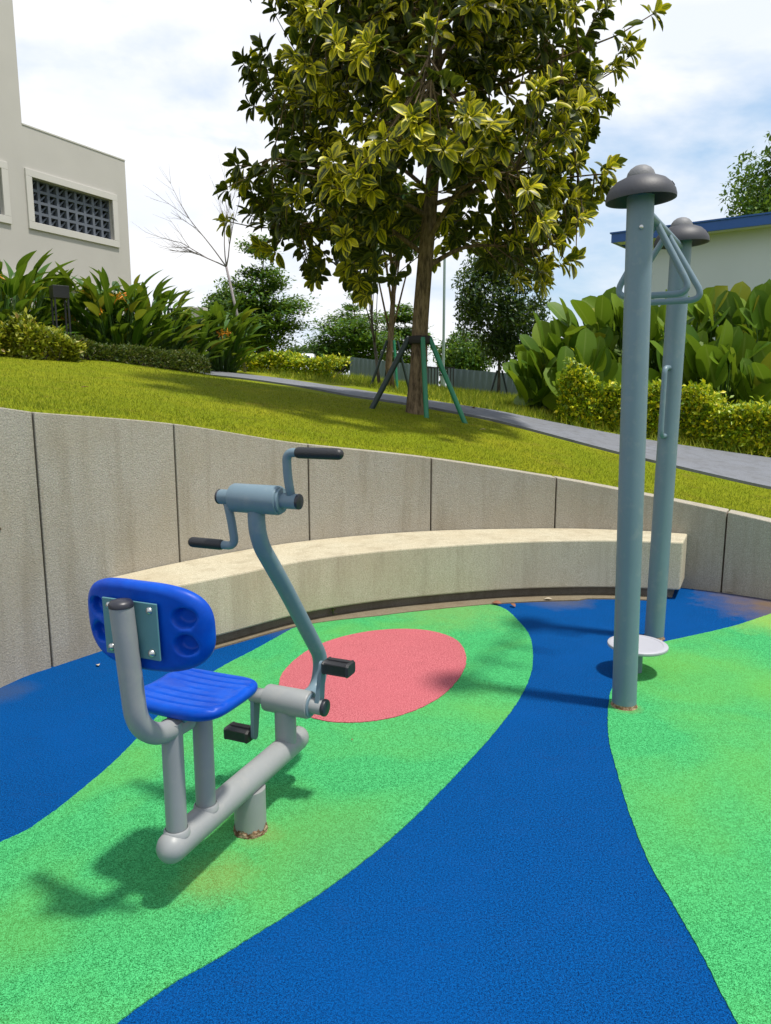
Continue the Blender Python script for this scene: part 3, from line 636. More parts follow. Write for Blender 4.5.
def stakes(base, zt, feet, rads, mats, label, grp=None, name='tree_support', shares=.07):
    t = tag(empty(name, tuple(base)), label, 'tree support', grp)
    for (fx, fy), r, m in zip(feet, rads, mats):
        fz = h1(base[0]+fx, base[1]+fy)-base[2]-.05; a = math.atan2(fy, fx)
        build('stake', G().tube([(fx, fy, fz), (math.cos(a)*shares*1.9+.02*base[0]*0, math.sin(a)*shares*1.9, zt)], r, 12), m, t, smooth=50)
    return t
s1 = stakes(TB, .93, [(-.60, -.12), (.08, -.32), (.56, -.28), (-.12, .45)], [.035, .03, .03, .035], [M['stake_dark'], M['stake_green'], M['stake_green'], M['stake_dark']],
       'four splayed stakes bracing the large variegated tree, two bright green and two dark', 'supports of the young trees')
for c in s1.children: c.location = (.05, 0, 0)
build('binding_strap', G().lathe([(.135, .86), (.15, .875), (.15, .94), (.135, .955)], (.055, 0, 0), 20), M['strap'], s1, smooth=60)

# ------------------------------------------------------------------ other trees
def tube_tree(g, base, top, r0, r1, wob=.05, n=8, k=7):
    base = np.array(base, float); top = np.array(top, float); P = [base+(top-base)*i/k+(rng.normal(0, wob, 3)*[1, 1, 0] if 0 < i < k else 0) for i in range(k+1)]
    g.tube([Vector(p) for p in P], list(np.linspace(r0, r1, k+1)), n); return np.array(P)
def bushy_tree(name, px, d, h, crown, nl, size, mat, label, barkm='bark_grey', group=None, tpl=None, trunk_r=.07, lumps=9, lump=.45, cat='tree', py=388):
    # crown = (cx, cz, rx, rz) local
    b = np.array(at(px, d)); t = tag(empty(name, tuple(b)), label, cat, group); g = G(); cx, cz, rx, rz = crown
    T = tube_tree(g, (0, 0, -.1), (cx, 0, cz+rz*.7), trunk_r, trunk_r*.15, trunk_r*.4)
    cl = []
    for i in range(lumps*3):
        v = rdir(1)[0]*rng.uniform(.5, 1)**.5; c = np.array([cx, 0, cz])+v*[rx, rx, rz]*.8; cl.append(c)
        s = T[int(rng.integers(2, len(T)))]; g.tube([Vector(s), Vector((s+c)/2+np.array([0, 0, .05*h])), Vector(c)], [trunk_r*.3, trunk_r*.18, trunk_r*.06], 5)
    cl = np.array(cl); idx = rng.integers(0, len(cl), nl); P = cl[idx]+rdir(nl)*(rng.uniform(.15, 1, nl)**.6)[:, None]*np.array([rx, rx, rz])*lump
    build('trunk', g, M[barkm], t, smooth=180)
    D = rdir(nl)+[0, 0, -.25]; N = rdir(nl)*.6+[0, 0, .8]
    leaves('crown', tpl or leaf_tpl(1, .5, 2, .1, .1), P, D, N, rng.uniform(.7, 1.3, nl)*size, mat, t); return t
def tier_tree(px, d, h, tiers, nl, size, label, r0=.07, group=None):
    b = np.array(at(px, d)); t = tag(empty('tiered_tree', tuple(b)), label, 'tree', group); g = G(); tube_tree(g, (0, 0, -.1), (.05*h, 0, h*.98), r0, .01, .04)
    P = []
    tot = sum(R*R for z, R, o in tiers)
    for z, R, o in tiers:
        nb = 9; k = max(60, int(nl*R*R/tot))
        for i in range(nb):
            an = i*2.4+z*3; Rr = R*rng.uniform(.6, 1.05); e = np.array([o+math.cos(an)*Rr, math.sin(an)*Rr, z+.28*Rr+rng.normal(0, .13)]); s = np.array([.05*z, 0, z-.12*Rr])
            g.tube([Vector(s), Vector((s+e)/2+np.array([0, 0, .03])), Vector(e)], [r0*.3, r0*.2, .004], 5)
            kk = k//nb; tt = rng.uniform(.3, 1.05, kk)**.8; q = s+(e-s)*tt[:, None]; q = q+rng.normal(0, 1, (kk, 3))*[.14*R+.05, .14*R+.05, .055*R+.03]; P.append(q)
    P = np.vstack(P); n = len(P); build('trunk', g, M['bark'], t, smooth=180)
    leaves('crown', leaf_tpl(1, .5, 2, .05, .1), P, rdir(n)*[1, 1, .4]+[0, 0, .1], rdir(n)*.4+[0, 0, 1], rng.uniform(.7, 1.3, n)*size, M['leaf_tier'], t); return t
tier_tree(262, 22, 3.9, [(1.0, 1.0, 0), (1.5, 1.25, .1), (2.0, 1.2, .1), (2.5, .9, .0), (3.0, .55, 0), (3.55, .50, -.05), (3.85, .28, 0)], 15000, .13, 'bright green tiered tree with flat layered branches behind the bare tree')
bushy_tree('bushy_tree', 238, 24, 3.0, (0, 1.6, 1.1, 1.2), 9000, .13, M['leaf_mid'], 'round yellow green bushy tree left of the tiered tree', lumps=8)
tier_tree(352, 32, 3.8, [(1.2, 1.9, 0), (1.7, 2.0, .1), (2.2, 1.5, 0), (2.7, 1.0, 0), (3.3, .45, 0), (3.75, .25, 0)], 13000, .18, 'distant tiered tree with a pointed top left of the main tree trunk', .09)
tier_tree(402, 34, 3.6, [(1.3, 1.1, 0), (1.9, 1.1, 0), (2.5, 1.0, 0), (3.1, .9, 0), (3.5, .5, 0)], 8000, .17, 'smaller distant tiered tree directly behind the main tree trunk', .08)
bushy_tree('bushy_tree', 310, 34, 2.2, (0, 1.1, 1.9, .75), 9000, .17, M['leaf_dark'], 'low dark spreading tree behind the golden hedge')
bushy_tree('bushy_tree', 465, 30, 2.6, (0, 1.4, 1.2, 1.1), 7000, .16, M['leaf_mid'], 'green bushy tree behind the black railing', trunk_r=.08)
def fine_tree():
    bushy_tree('fine_leaved_tree', 499, 16, 3.2, (-.02, 1.95, 1.05, 1.25), 13000, .10, M['leaf_dark'], 'young tree with small dark leaves in front of the blue grey hoarding', trunk_r=.035, lumps=13, lump=.34, tpl=leaf_tpl(1, .45, 2, .1, .1))
    stakes(np.array(at(499, 16)), .55, [(-.22, -.12), (.2, -.1), (.0, .2)], [.022]*3, [M['stake_dark']]*3, 'short dark stakes at the foot of the fine leaved young tree', 'supports of the young trees', shares=.03)
fine_tree()
# second braced tree and slender stem
b = np.array(at(392, 14.0)); 
bushy_tree('young_tree', 392, 14.0, 4.2, (.0, 3.0, .85, .75), 1500, .16, M['leaf_dark'], 'slender tree with a bare brown trunk braced behind the main tree', 'bark', trunk_r=.075, tpl=leaf_tpl(1, .42, 3, .12, .15, 'obov'), lump=.3)
stakes(b, .88, [(-.42, -.1), (-.14, .25), (.10, -.25), (.34, -.05)], [.025]*4, [M['stake_dark'], M['stake_dark'], M['stake_green'], M['stake_dark']], 'dark and green stakes bracing the slender tree behind', 'supports of the young trees', shares=.05)
bushy_tree('young_tree', 380, 14.4, 3.4, (-.32, 2.55, .65, .42), 520, .17, M['leaf_dark'], 'thin black stemmed sapling just left of the slender braced tree', 'bark_grey', trunk_r=.035, tpl=leaf_tpl(1, .42, 3, .12, .15, 'obov'), lump=.3)
bushy_tree('roadside_tree', 776, 26, 7, (.5, 6.75, 2.6, 2.5), 19000, .17, M['leaf_mid'], 'tall leafy tree rising behind the blue roofed building', trunk_r=.16, lumps=12, lump=.36)
# bare tree
b = np.array(at(246, 16)); bt = tag(empty('bare_tree', tuple(b)), 'leafless slender tree with fine grey twigs against the sky', 'tree'); g = G()
def bgrow(p, d, L_, r, lev):
    n = 5; P = [p]
    for i in range(n): d = d+rng.normal(0, .05, 3)+[0, 0, .02]; d = d/np.linalg.norm(d); P.append(P[-1]+d*L_/n)
    g.tube([Vector(q) for q in P], list(np.linspace(r, r*.45, n+1)), 5)
    if lev < 3:
        for k in range((4, 5, 4)[lev]):
            t = P[2+int(rng.integers(0, n-1))]; nd = d+rdir(1)[0]*.55+np.array([-.12, 0, .05]); bgrow(t, nd/np.linalg.norm(nd), L_*rng.uniform(.45, .7), r*.42, lev+1)
P0 = np.array([0, 0, -.1]); P = [P0, np.array([-.12, 0, 1.1]), np.array([-.33, 0, 2.15])]; g.tube([Vector(q) for q in P], [.035, .03, .026], 7)
for d, L_ in (((-.95, .1, .62), 1.05), ((-.6, -.1, .9), 1.15), ((-.05, .1, 1), 1.15), ((.35, .0, 1), 1.1), ((-.85, 0, .35), .95)):
    d = np.array(d); bgrow(P[2], d/np.linalg.norm(d), L_, .016, 1)
build('trunk', g, M['twig'], bt, smooth=180)
# far woods
n = 38000; an = rng.uniform(-.75, .75, n); dd = rng.uniform(42, 60, n); X = np.sin(an)*dd; Yv = np.cos(an)*dd
hh = 2.3+1.1*np.sin(X*.45)+.7*np.sin(X*1.3+1)+.4*np.sin(X*3.1); P = np.c_[X, Yv, 1.1+np.maximum(2.6, .75*hh+.6)*rng.uniform(0, 1, n)**.7]
tag(leaves('far_woods', leaf_tpl(1, .7, 1, 0, .1), P, rdir(n), rdir(n)*.5+[0, 0, .8], rng.uniform(.25, .55, n), M['leaf_mid'], smooth=False), 'far off mass of green trees behind fences', 'woods', kind='stuff')

# ------------------------------------------------------------------ path
lo = [(120, 369.5, 17.5), (205, 376, 13.5), (275, 384, 12.4), (350, 397, 11), (430, 409, 10), (500, 423, 9.4), (620, 455, 8.4), (771, 490, 7.4)]
up = [(130, 367.5, 19), (210, 372, 15), (275, 379, 14), (350, 390, 12.6), (430, 402, 11.4), (500, 413, 10.7), (620, 437, 9.9), (771, 460, 9.0)]
lo = spline([ony(*q)[:2] for q in lo]+[np.array([5.4, 6.3]), np.array([7, 4.6]), np.array([8.3, 2])], 12); up = spline([ony(*q)[:2] for q in up]+[np.array([6.6, 7.3]), np.array([8.3, 5.2]), np.array([9.8, 2.2])], 12)
V = []; 
for a, b in zip(lo, up):
    for k in range(9): q = a+(b-a)*k/8; V.append((q[0], q[1], h1(q[0], q[1])+.03))
n = len(lo); top = [(9*i+k, 9*i+k+1, 9*i+k+10, 9*i+k+9) for i in range(n-1) for k in range(8)]
V2 = [(x, y, z-.15) for x, y, z in V]; off = len(V)
side = [(9*i, 9*i+9, off+9*i+9, off+9*i) for i in range(n-1)]+[(9*i+8, 9*i+17, off+9*i+17, off+9*i+8) for i in range(n-1)]
tag(build('path', G().add(V+V2, top+side), M['path'], smooth=40), kind='structure')
PC = (lo+up)/2; PW = np.linalg.norm(lo-up, axis=1)/2

# ------------------------------------------------------------------ grass
def near_path(x, y, pad=0):
    d = np.hypot(x[:, None]-PC[None, :, 0], y[:, None]-PC[None, :, 1]); i = np.argmin(d, axis=1); 
    P2 = PC[i]; nrm = (up-lo)[i]; nrm = nrm/np.linalg.norm(nrm, axis=1)[:, None]; off = (x-P2[:, 0])*nrm[:, 0]+(y-P2[:, 1])*nrm[:, 1]
    return off, PW[i]+pad
def scatter_grass(name, n, cond, hmin, hmax, mat, label, wdt=.16):
    xs = []; ys = []; ez = []
    while sum(map(len, xs)) < n:
        s = rng.uniform(1.2, arc[-1]-1.2, 60000); o = rng.uniform(0, 1, 60000)**1.15*15+.01
        i = np.interp(s, ss, np.arange(nA)); i0 = i.astype(int)
        W_ = np.array([np.interp(s, arc, WS[:, k]) for k in range(3)]).T; ds = .03
        T_ = np.array([np.interp(s+ds, arc, WS[:, k])-np.interp(s-ds, arc, WS[:, k]) for k in range(2)]).T; N_ = np.c_[-T_[:, 1], T_[:, 0]]; N_ /= np.linalg.norm(N_, axis=1)[:, None]
        sg = np.sign(((W_[:, :2]-WC)*N_).sum(1)); N_ *= sg[:, None]; Ob = W_[:, :2]+N_*(TH-.01); Dd = Ob-WC; Dd /= np.linalg.norm(Dd, axis=1)[:, None]
        x = Ob[:, 0]+Dd[:, 0]*o; y = Ob[:, 1]+Dd[:, 1]*o
        off, pw = near_path(x, y)
        px = 385.5+F*x/np.maximum(y*1.0, .1); ok = cond(x, y, off, pw, o) & (px > -60) & (px < 840) & (y > 2.5)
        x, y, o, w2 = x[ok], y[ok], o[ok], W_[ok, 2]; z = H(x, y); t = np.clip(o/.35, 0, 1); z = (w2-.025)*(1-t)+z*t
        xs.append(np.c_[x, y, z])
    P = np.vstack(xs)[:n]; D = rng.normal(0, .45, (n, 3)); D[:, 2] = 1; S = rng.uniform(hmin, hmax, n)
    tpl = (np.array([(-.5*wdt, 0, 0), (.5*wdt, 0, 0), (.05*wdt, 1, .12)]), [(0, 1, 2)], np.array([(0, 0), (1, 0), (.5, 1)]))
    P[:, 2] -= .004
    tag(leaves(name, tpl, P, D, rdir(n), S, mat, smooth=False), label, 'grass', kind='stuff')
scatter_grass('lawn_grass', 190000, lambda x, y, off, pw, o: off < -pw-.01, .010, .032, M['grass'], 'short yellow green grass of the sloping lawn')
scatter_grass('verge_grass', 34000, lambda x, y, off, pw, o: (off > pw+.02) & (off < 6), .06, .17, M['verge'], 'taller rough grass beyond the path', .10)

# ------------------------------------------------------------------ shrubs, clumps and hedges
def clump(name, px, d, h, spread, nl, leafL, w, mat, label, cat='plant', group=None, kind='lance', flowers=0):
    b = np.array(at(px, d)); t = tag(empty(name, tuple(b)), label, cat, group); g = G(); P = []; D = []; N = []; S = []
    for i in range(nl):
        an = rng.uniform(0, 2*PI); rr = spread*math.sqrt(rng.random()); out = np.array([math.cos(an), math.sin(an), 0]); base = out*rr*.45
        hz = h*rng.uniform(.06, .84); lean = (rr/spread)*.45
        if kind == 'lance':
            tip = base+out*rr*.5+np.array([0, 0, hz]); g.tube([Vector(base), Vector((base+tip)/2+Vector(out)*-.02), Vector(tip)], [.010, .008, .005], 4, cap=False)
            d = out*rng.uniform(.25, 1.0)+np.array([0, 0, rng.uniform(.35, 1.2)]); nn = np.array([0, 0, 1.])-out*.7+rng.normal(0, .25, 3)
        else:
            hz = h*rng.uniform(.08, .80); tip = base+out*rr*.55+np.array([0, 0, hz]); g.tube([Vector(base), Vector((base+tip)/2-Vector(out)*.04), Vector(tip)], [.014, .011, .007], 5, cap=False)
            d = out*rng.uniform(.0, .6)+np.array([-.12, -.1, 1.])+rng.normal(0, .34, 3)
            nn = -out*.6+np.array([rng.normal(0, .35), -.75+rng.normal(0, .3), .45])
        P.append(tip); D.append(d); N.append(nn); S.append(leafL*rng.uniform(.5, 1.18))
    build('stem', g, M['stalk'], t, smooth=180)
    tpl = leaf_tpl(1, w, 7, .30, .25, 'lance') if kind == 'lance' else leaf_tpl(1, w, 9, .10, .14, 'round')
    leaves('foliage', tpl, P, D, N, S, mat, t)
    for i in range(flowers):
        fb = np.array([rng.uniform(-.5, .5)*spread, -spread*.75, h*rng.uniform(.5, .85)]); q = 9
        leaves('flower', leaf_tpl(1, .22, 3, .2, .3, 'lance'), np.tile(fb, (q, 1))+rng.normal(0, .02, (q, 3)), rdir(q)+[0, -.2, .3], rdir(q)+[0, 0, 1], rng.uniform(.07, .14, q), M['flower'], t)
    return t
HG = 'lance leaved flowering clumps in front of the beige building'
hel = [(8, 11.3, 1.38, .75, 2, 'leafy clump with orange flowers at the left edge left of the bollard lamp'), (40, 12.6, 1.35, .6, 1, 'lance leaved clump with one orange flower directly behind the bollard lamp'),
       (88, 12.6, 1.28, .6, 1, 'lance leaved clump just right of the bollard lamp'), (122, 12.6, 1.5, .7, 2, 'tallest lance leaved clump beneath the building corner, with orange flowers'),
       (152, 13.2, 1.38, .7, 1, 'spreading lance leaved clump right of the building corner'), (186, 14.2, .95, .55, 1, 'lower lance leaved clump in front of the small parapet'), (223, 15, 1.22, .6, 2, 'dark lance leaved clump beside the bare tree where the path ends')]
for px, d, h, s_, fl, lb in hel: clump('lance_leaf_clump', px, d, h, s_, 190, .50, .27, M['helic'], lb, group=HG, flowers=fl+2)
CG = 'big paddle leaved plants behind the golden hedge'
cal = [(540, 12.2, .75, .32, 22, 'lowest paddle leaved plant at the left end of the row by the hoarding'), (562, 12.6, 1.3, .5, 32, 'second paddle leaved plant from the left end, rising above the hedge end'), (590, 12.8, 1.85, .6, 36, 'paddle leaved plant just left of the front fitness post'),
       (628, 12.6, 2.05, .6, 34, 'paddle leaved plant hidden mostly behind the front fitness post'), (668, 12.4, 2.1, .6, 36, 'paddle leaved plant seen behind the rear fitness post'), (706, 12.2, 2.1, .6, 38, 'paddle leaved plant just right of the rear fitness post'),
       (742, 12.0, 2.2, .6, 38, 'tall paddle leaved plant near the right edge'), (780, 11.6, 2.3, .6, 36, 'paddle leaved plant cut by the right edge'), (725, 11.0, 1.35, .5, 24, 'shorter paddle leaved plant standing in front of its row at right'),
       (690, 11.3, 1.3, .45, 20, 'shorter paddle leaved plant in front of its row right of the rear post'), (585, 11.6, 1.0, .4, 20, 'shorter paddle leaved plant in front of its row at the hedge end'), (768, 10.8, 1.3, .45, 20, 'shorter paddle leaved plant in front of its row at the right edge')]
for px, d, h, s_, nl, lb in cal: clump('paddle_leaf_plant', px, d, h, s_, int(nl*1.9), .58, .60, M['calathea'], lb, group=CG, kind='paddle')
def hedge(name, pts, wd, h, nl, size, mat, label, cat='hedge', core=True, group=None, hv=.17):
    P2 = [np.array(at(px, d)) for px, d in pts]; b = P2[0]; t = tag(empty(name, tuple(b)), label, cat, group); S_ = spline(P2, 10)
    L_ = np.r_[0, np.cumsum(np.linalg.norm(np.diff(S_, axis=0), axis=1))]; u = rng.uniform(0, L_[-1], nl)
    c = np.array([np.interp(u, L_, S_[:, k]) for k in range(3)]).T; top = h*(1+hv*np.sin(c[:, 0]*5)+hv*.6*np.sin(c[:, 0]*13+2)+rng.normal(0, .07, nl))
    k = rng.random(nl); v = np.where(k < .55, -1+rng.random(nl)**2*.5, rng.uniform(-1, 1, nl)); zf = np.where(k < .55, rng.uniform(.02, 1, nl), 1-rng.random(nl)**2*.35)
    T_ = np.gradient(S_[:, :2], axis=0); T_ = T_[np.minimum((u/L_[-1]*(len(S_)-1)).astype(int), len(S_)-1)]; N_ = np.c_[T_[:, 1], -T_[:, 0]]; N_ /= np.linalg.norm(N_, axis=1)[:, None]+1e-9
    sg = np.sign(-N_[:, 1]); N_ *= sg[:, None]     # towards camera
    bulge = wd/2*np.sqrt(np.clip(1-(zf*.75)**4, 0, 1))*(1+.2*np.sin(c[:, 0]*7+c[:, 2]))
    P = c.copy(); P[:, :2] += N_*(-v*bulge)[:, None]; P[:, 2] += zf*top; P -= b
    o_ = np.c_[N_*(-v)[:, None]*.6, np.full(nl, .8)]
    leaves('foliage', leaf_tpl(1, .5, 2, .15, .2), P, o_+rng.normal(0, .8, (nl, 3)), np.array([0, -.3, 1])+rng.normal(0, .5, (nl, 3)), rng.uniform(.6, 1.3, nl)*size, mat, t)
    g = G()
    for i in range(int(L_[-1]*9)):
        uu = rng.uniform(0, L_[-1]); q = np.array([np.interp(uu, L_, S_[:, k]) for k in range(3)])-b; q[:2] += rng.normal(0, wd*.15, 2)
        for k in range(4):
            e = q+np.array([rng.normal(0, wd*.22), rng.normal(0, wd*.2), h*rng.uniform(.4, .85)]); g.tube([Vector(q-np.array([0, 0, .03])), Vector((q+e)/2), Vector(e)], [.009, .006, .003], 4, cap=False)
    build('stem', g, M['bark_grey'], t, smooth=180); return t
hedge('golden_hedge', [(562, 11.0), (600, 10.8), (660, 10.45), (720, 10.0), (771, 9.55), (820, 9.2), (880, 8.8)], .7, .60, 17000, .078, M['duranta'], 'long golden green hedge along the path at right, in front of the paddle leaved plants')
hedge('golden_hedge', [(246, 17), (280, 16.6), (312, 16), (342, 15.6)], .7, .34, 6500, .085, M['duranta'], 'short yellow hedge left of the main tree with the white car roof behind')
hedge('low_hedge', [(62, 10.7), (100, 11.0), (150, 12.0), (203, 13.2)], .45, .27, 6500, .05, M['lowhedge'], 'low trimmed brownish green hedge edging the lawn right of the bollard lamp')
hedge('tall_shoot', [(566, 10.75), (574, 10.7)], .16, .85, 150, .08, M['duranta'], 'bright yellow shoot standing up at the left end of the golden hedge', 'plant')
SG = 'low lime coloured shrubs at the left edge of the lawn'
for px, d, h, w2, lb in ((2, 10.2, .34, .8, 'lime shrub cut by the left edge of the photo'), (22, 10.3, .42, .6, 'tallest lime shrub left of the bollard lamp'), (45, 10.2, .34, .6, 'low lime shrub at the foot of the bollard lamp'), (72, 10.25, .26, .45, 'smallest lime shrub just right of the bollard lamp')):
    bb = (px-12, d), (px+12, d)
    hedge('lime_shrub', bb, w2, h, 1100, .085, M['croton'], lb, 'shrub', group=SG)
# plants farther back to close the bed behind the left clumps
b = np.array(at(66, 10.75)); b[2] -= .09; bl = tag(empty('bollard_lamp', tuple(b), math.radians(38)), 'black square bollard lamp with open sides in the left shrubs', 'lamp')
build('lamp_base', G().box((0, 0, .12), (.17, .17, .26)), M['metal_black'], bl, bevel=.004)
for sx in (-1, 1):
    for sy in (-1, 1): build('lamp_frame', G().box((sx*.088, sy*.088, .58), (.022, .022, .68)), M['metal_black'], bl)
build('lamp_head', G().box((0, 0, 1.0), (.215, .215, .17)), M['metal_black'], bl, bevel=.004)

# ------------------------------------------------------------------ left building
Cn = ony(131, 276, 16.5); Cn[2] = 0; fd = np.array([-.50, -1.0]); fd /= np.linalg.norm(fd)   # facade runs from far corner towards camera
zt = float(ony(126, 161.5, 16.5)[2]); gz = 1.3
nb_ = np.array([-fd[1], fd[0]]); 
if nb_[0] < 0: nb_ = -nb_           # outward normal (towards +x)
bld = tag(empty('beige_building', (float(Cn[0]), float(Cn[1]), gz), math.atan2(fd[1], fd[0])), 'beige plastered building with patterned block vents behind the left plants', 'building')
# local: x along facade towards camera, outward normal = +y or -y
sgn = 1 if (np.cross(fd, nb_) > 0) else -1
def uz(px, py):   # intersect with facade plane
    r = ray(px, py); t = (np.dot(Cn[:2], nb_))/np.dot(r[:2], nb_); p = np.array([0, 0, EYE])+r*t; return float(np.dot(p[:2]-Cn[:2], fd)), float(p[2]-gz)
zt = uz(126, 161.5)[1]; uT, _ = uz(22, 126); _, zT = uz(5, -140)
w1 = [uz(*q) for q in ((24.9, 168.9), (115.7, 194.3), (119.2, 247.4), (27.8, 229))]
ua = (w1[1][0]+w1[2][0])/2; ub = (w1[0][0]+w1[3][0])/2; za = (w1[3][1]+w1[2][1])/2; zb = (w1[0][1]+w1[1][1])/2
print('facade', uT, zt, zT, ua, ub, za, zb)
fr = .13
def hole_wall(name, x0, x1, z0, z1, holes, th, m):
    g = G(); xs = sorted({x0, x1, *[h[0] for h in holes], *[h[1] for h in holes]}); zs = sorted({z0, z1, *[h[2] for h in holes], *[h[3] for h in holes]})
    def inh(x, z): return any(h[0] < x < h[1] and h[2] < z < h[3] for h in holes)
    sol_ = {(i, j): not inh((xs[i]+xs[i+1])/2, (zs[j]+zs[j+1])/2) for i in range(len(xs)-1) for j in range(len(zs)-1)}
    for (i, j), s in sol_.items():
        if not s: continue
        a, b, c, d = xs[i], xs[i+1], zs[j], zs[j+1]; y0, y1 = 0, -sgn*th
        g.add([(a, y0, c), (b, y0, c), (b, y0, d), (a, y0, d)], [(0, 1, 2, 3)]); g.add([(a, y1, c), (b, y1, c), (b, y1, d), (a, y1, d)], [(0, 3, 2, 1)])
        for di, dj, q in ((-1, 0, [(a, y0, c), (a, y0, d), (a, y1, d), (a, y1, c)]), (1, 0, [(b, y0, c), (b, y1, c), (b, y1, d), (b, y0, d)]), (0, -1, [(a, y0, c), (a, y1, c), (b, y1, c), (b, y0, c)]), (0, 1, [(a, y0, d), (b, y0, d), (b, y1, d), (a, y1, d)])):
            if not sol_.get((i+di, j+dj), False): g.add(q, [(0, 1, 2, 3)])
    return build(name, g, m, bld)
wlen = ub-ua; u2a = uz(9, 200)[0]; u2b = u2a+wlen
hi = (ua+fr, ub-fr, za+fr, zb-fr); h2 = (u2a+fr, u2b-fr, za+fr, zb-fr)
wl = hole_wall('wall', 0, 9, 0, zt, [hi, h2], .25, M['plaster'])
build('tower_wall', G().box(((uT+9)/2, -sgn*1.5, (zt+zT)/2), (9-uT, 3.0, zT-zt)), M['plaster'], bld)
build('side_wall', G().box((.125-.0, -sgn*3.3, zt/2), (.25, 6.08, zt)), M['plaster'], bld)
build('roof_slab', G().box((4.6, -sgn*3.3, zt-.45), (8.7, 6, .2)), M['plaster'], bld)
build('plinth_ledge', G().box((4.5, sgn*.05, uz(88, 286)[1]-.06), (9, .1, .1)), M['plaster_trim'], bld)
build('parapet_cap', G().box((uT/2-.002, -sgn*.12, zt+.012), (uT+.01, .26, .024)), M['plaster_trim'], bld)
for (a, b, c, d) in (hi, h2):
    wn = build('block_vent', G().box(((a+b)/2, -sgn*.28, (c+d)/2), (b-a+.1, .02, d-c+.1)), M['dark'], bld)
    g = G()
    for (x0, x1, z0, z1) in ((a-fr, b+fr, d, d+fr), (a-fr, b+fr, c-fr, c), (a-fr, a, c, d), (b, b+fr, c, d)): g.box(((x0+x1)/2, sgn*.004, (z0+z1)/2), (x1-x0, .06, z1-z0))
    build('vent_frame', g, M['plaster_trim'], wn, bevel=.005)
    g = G(); nx, nzc = 9, 4; cw, ch = (b-a)/nx, (d-c)/nzc
    for i in range(nx+1): g.box((a+i*cw, -sgn*.16, (c+d)/2), (.055, .16, d-c))
    for j in range(nzc+1): g.box(((a+b)/2, -sgn*.16, c+j*ch), (b-a, .158, .05))
    for i in range(nx):
        for j in range(nzc):
            x0, z0 = a+i*cw+.02, c+j*ch+.02; x1, z1 = x0+cw-.04, z0+ch-.04; yc = -sgn*.11; yb = -sgn*.20; xm, zm = (x0+x1)/2, (z0+z1)/2
            g.add([(x0, yb, z0), (x1, yb, z0), (x1, yb, z1), (xm, yc, zm), (x0, yb+sgn*0, z0), (xm+.02, yb, z0), (x1, yb, zm-.02)], [(0, 5, 3), (5, 1, 6, 3), (6, 2, 3)])
            g.box((xm, -sgn*.13, zm), (.025, .03, math.hypot(x1-x0, z1-z0)*.95), Matrix.Rotation(-sgn*math.atan2(x1-x0, z1-z0), 3, 'Y'))
    build('block_grid', g, M['breeze'], wn)
# small parapet beyond
b = np.array(at(200, 19)); pr = tag(empty('roof_parapet', tuple(b), math.radians(-8)), 'small beige parapet with dark louvre seen beyond the left plants', 'wall')
build('parapet_block', G().box((.02, 0, .6), (.42, .3, 2.25-.3)), M['plaster'], pr, bevel=.01)
g = G()
for k in range(9): g.box((-.30-.09*k, 0, 1.28), (.035, .05, .50))
g.box((-.66, 0, 1.55), (.9, .07, .05)); g.box((-.66, 0, 1.02), (.9, .07, .05)); build('louvre', g, M['metal_black'], pr)
build('low_wall', G().box((-.9, .05, .3), (1.42, .2, 1.4)), M['plaster'], pr)

# ------------------------------------------------------------------ right building
zr = ony(771, 214, 14.5)[2]; A = ony(771, 214, 14.5); tL = None
for d in np.linspace(14, 24, 400):
    if abs(ony(612, 235, d)[2]-zr) < .02: tL = d; break
B = ony(612, 235, tL or 17); v = (A-B)[:2]; Ln = np.linalg.norm(v); v /= Ln; nn = np.array([v[1], -v[0]])  # outward to camera
rb = tag(empty('white_building', (float(B[0]), float(B[1]), 0), math.atan2(v[1], v[0])), 'pale building with a bright blue roof edge behind the paddle leaved plants', 'building')
LT = Ln+6
build('wall', G().box((LT/2+.3, .35+2.5, zr/2-.1), (LT-.9+.0, 5, zr-.1)), M['white_wall'], rb)
g = G(); g.box((LT/2, 0, zr-.09), (LT, .06, .18)); g.box((0.03, 3, zr-.09), (.06, 6, .18)); fb_ = build('fascia', g, M['blue_roof'], rb)
g = G(); g.add([(-.03, -.05, zr), (LT, -.05, zr), (LT, 6, zr+.05), (-.03, 6, zr+.05), (-.03, -.05, zr+.03), (LT, -.05, zr+.03), (LT, 6, zr+.08), (-.03, 6, zr+.08)], [(0, 1, 2, 3), (4, 5, 6, 7), (0, 1, 5, 4), (1, 2, 6, 5), (2, 3, 7, 6), (3, 0, 4, 7)])
build('roof', g, M['blue_roof'], rb)
build('soffit', G().box((LT/2, .2, zr-.16), (LT-.1, .36, .02)), M['white_wall'], rb)

# ------------------------------------------------------------------ fences, pole, railing, car
def hoard(a, b, h, label, n):
    p, q = np.array(at(*a)), np.array(at(*b)); v = q-p; Ln = np.linalg.norm(v[:2]); t = tag(empty('site_hoarding', tuple(p), math.atan2(v[1], v[0])), label, 'fence', 'blue grey hoardings')
    g = G(); k = int(Ln/.18); V = []
    for i in range(k+1):
        for (dx, dy) in ((0, 0), (.05, .03), (.11, .03), (.16, 0)):
            x = min(Ln, i*.18+dx); z = v[2]*x/Ln; V += [(x, dy, z-.2), (x, dy, z+h)]
    m = len(V)//2; g.add(V, [(2*i, 2*i+2, 2*i+3, 2*i+1) for i in range(m-1)]); pn = build('hoarding_panel', g, M['hoarding'], t); sm = pn.modifiers.new('s', 'SOLIDIFY'); sm.thickness = .01
    g = G(); V = []
    g.box((Ln/2, .07, h*.8+v[2]/2), (Ln*.99, .04, .05), Matrix.Rotation(-math.atan2(v[2], Ln), 3, 'Y')); build('fence_rail', g, M['pole'], t)
    return t
hoard((350, 25), (438, 23), .80, 'blue grey hoarding seen left of the main tree trunk', 0)
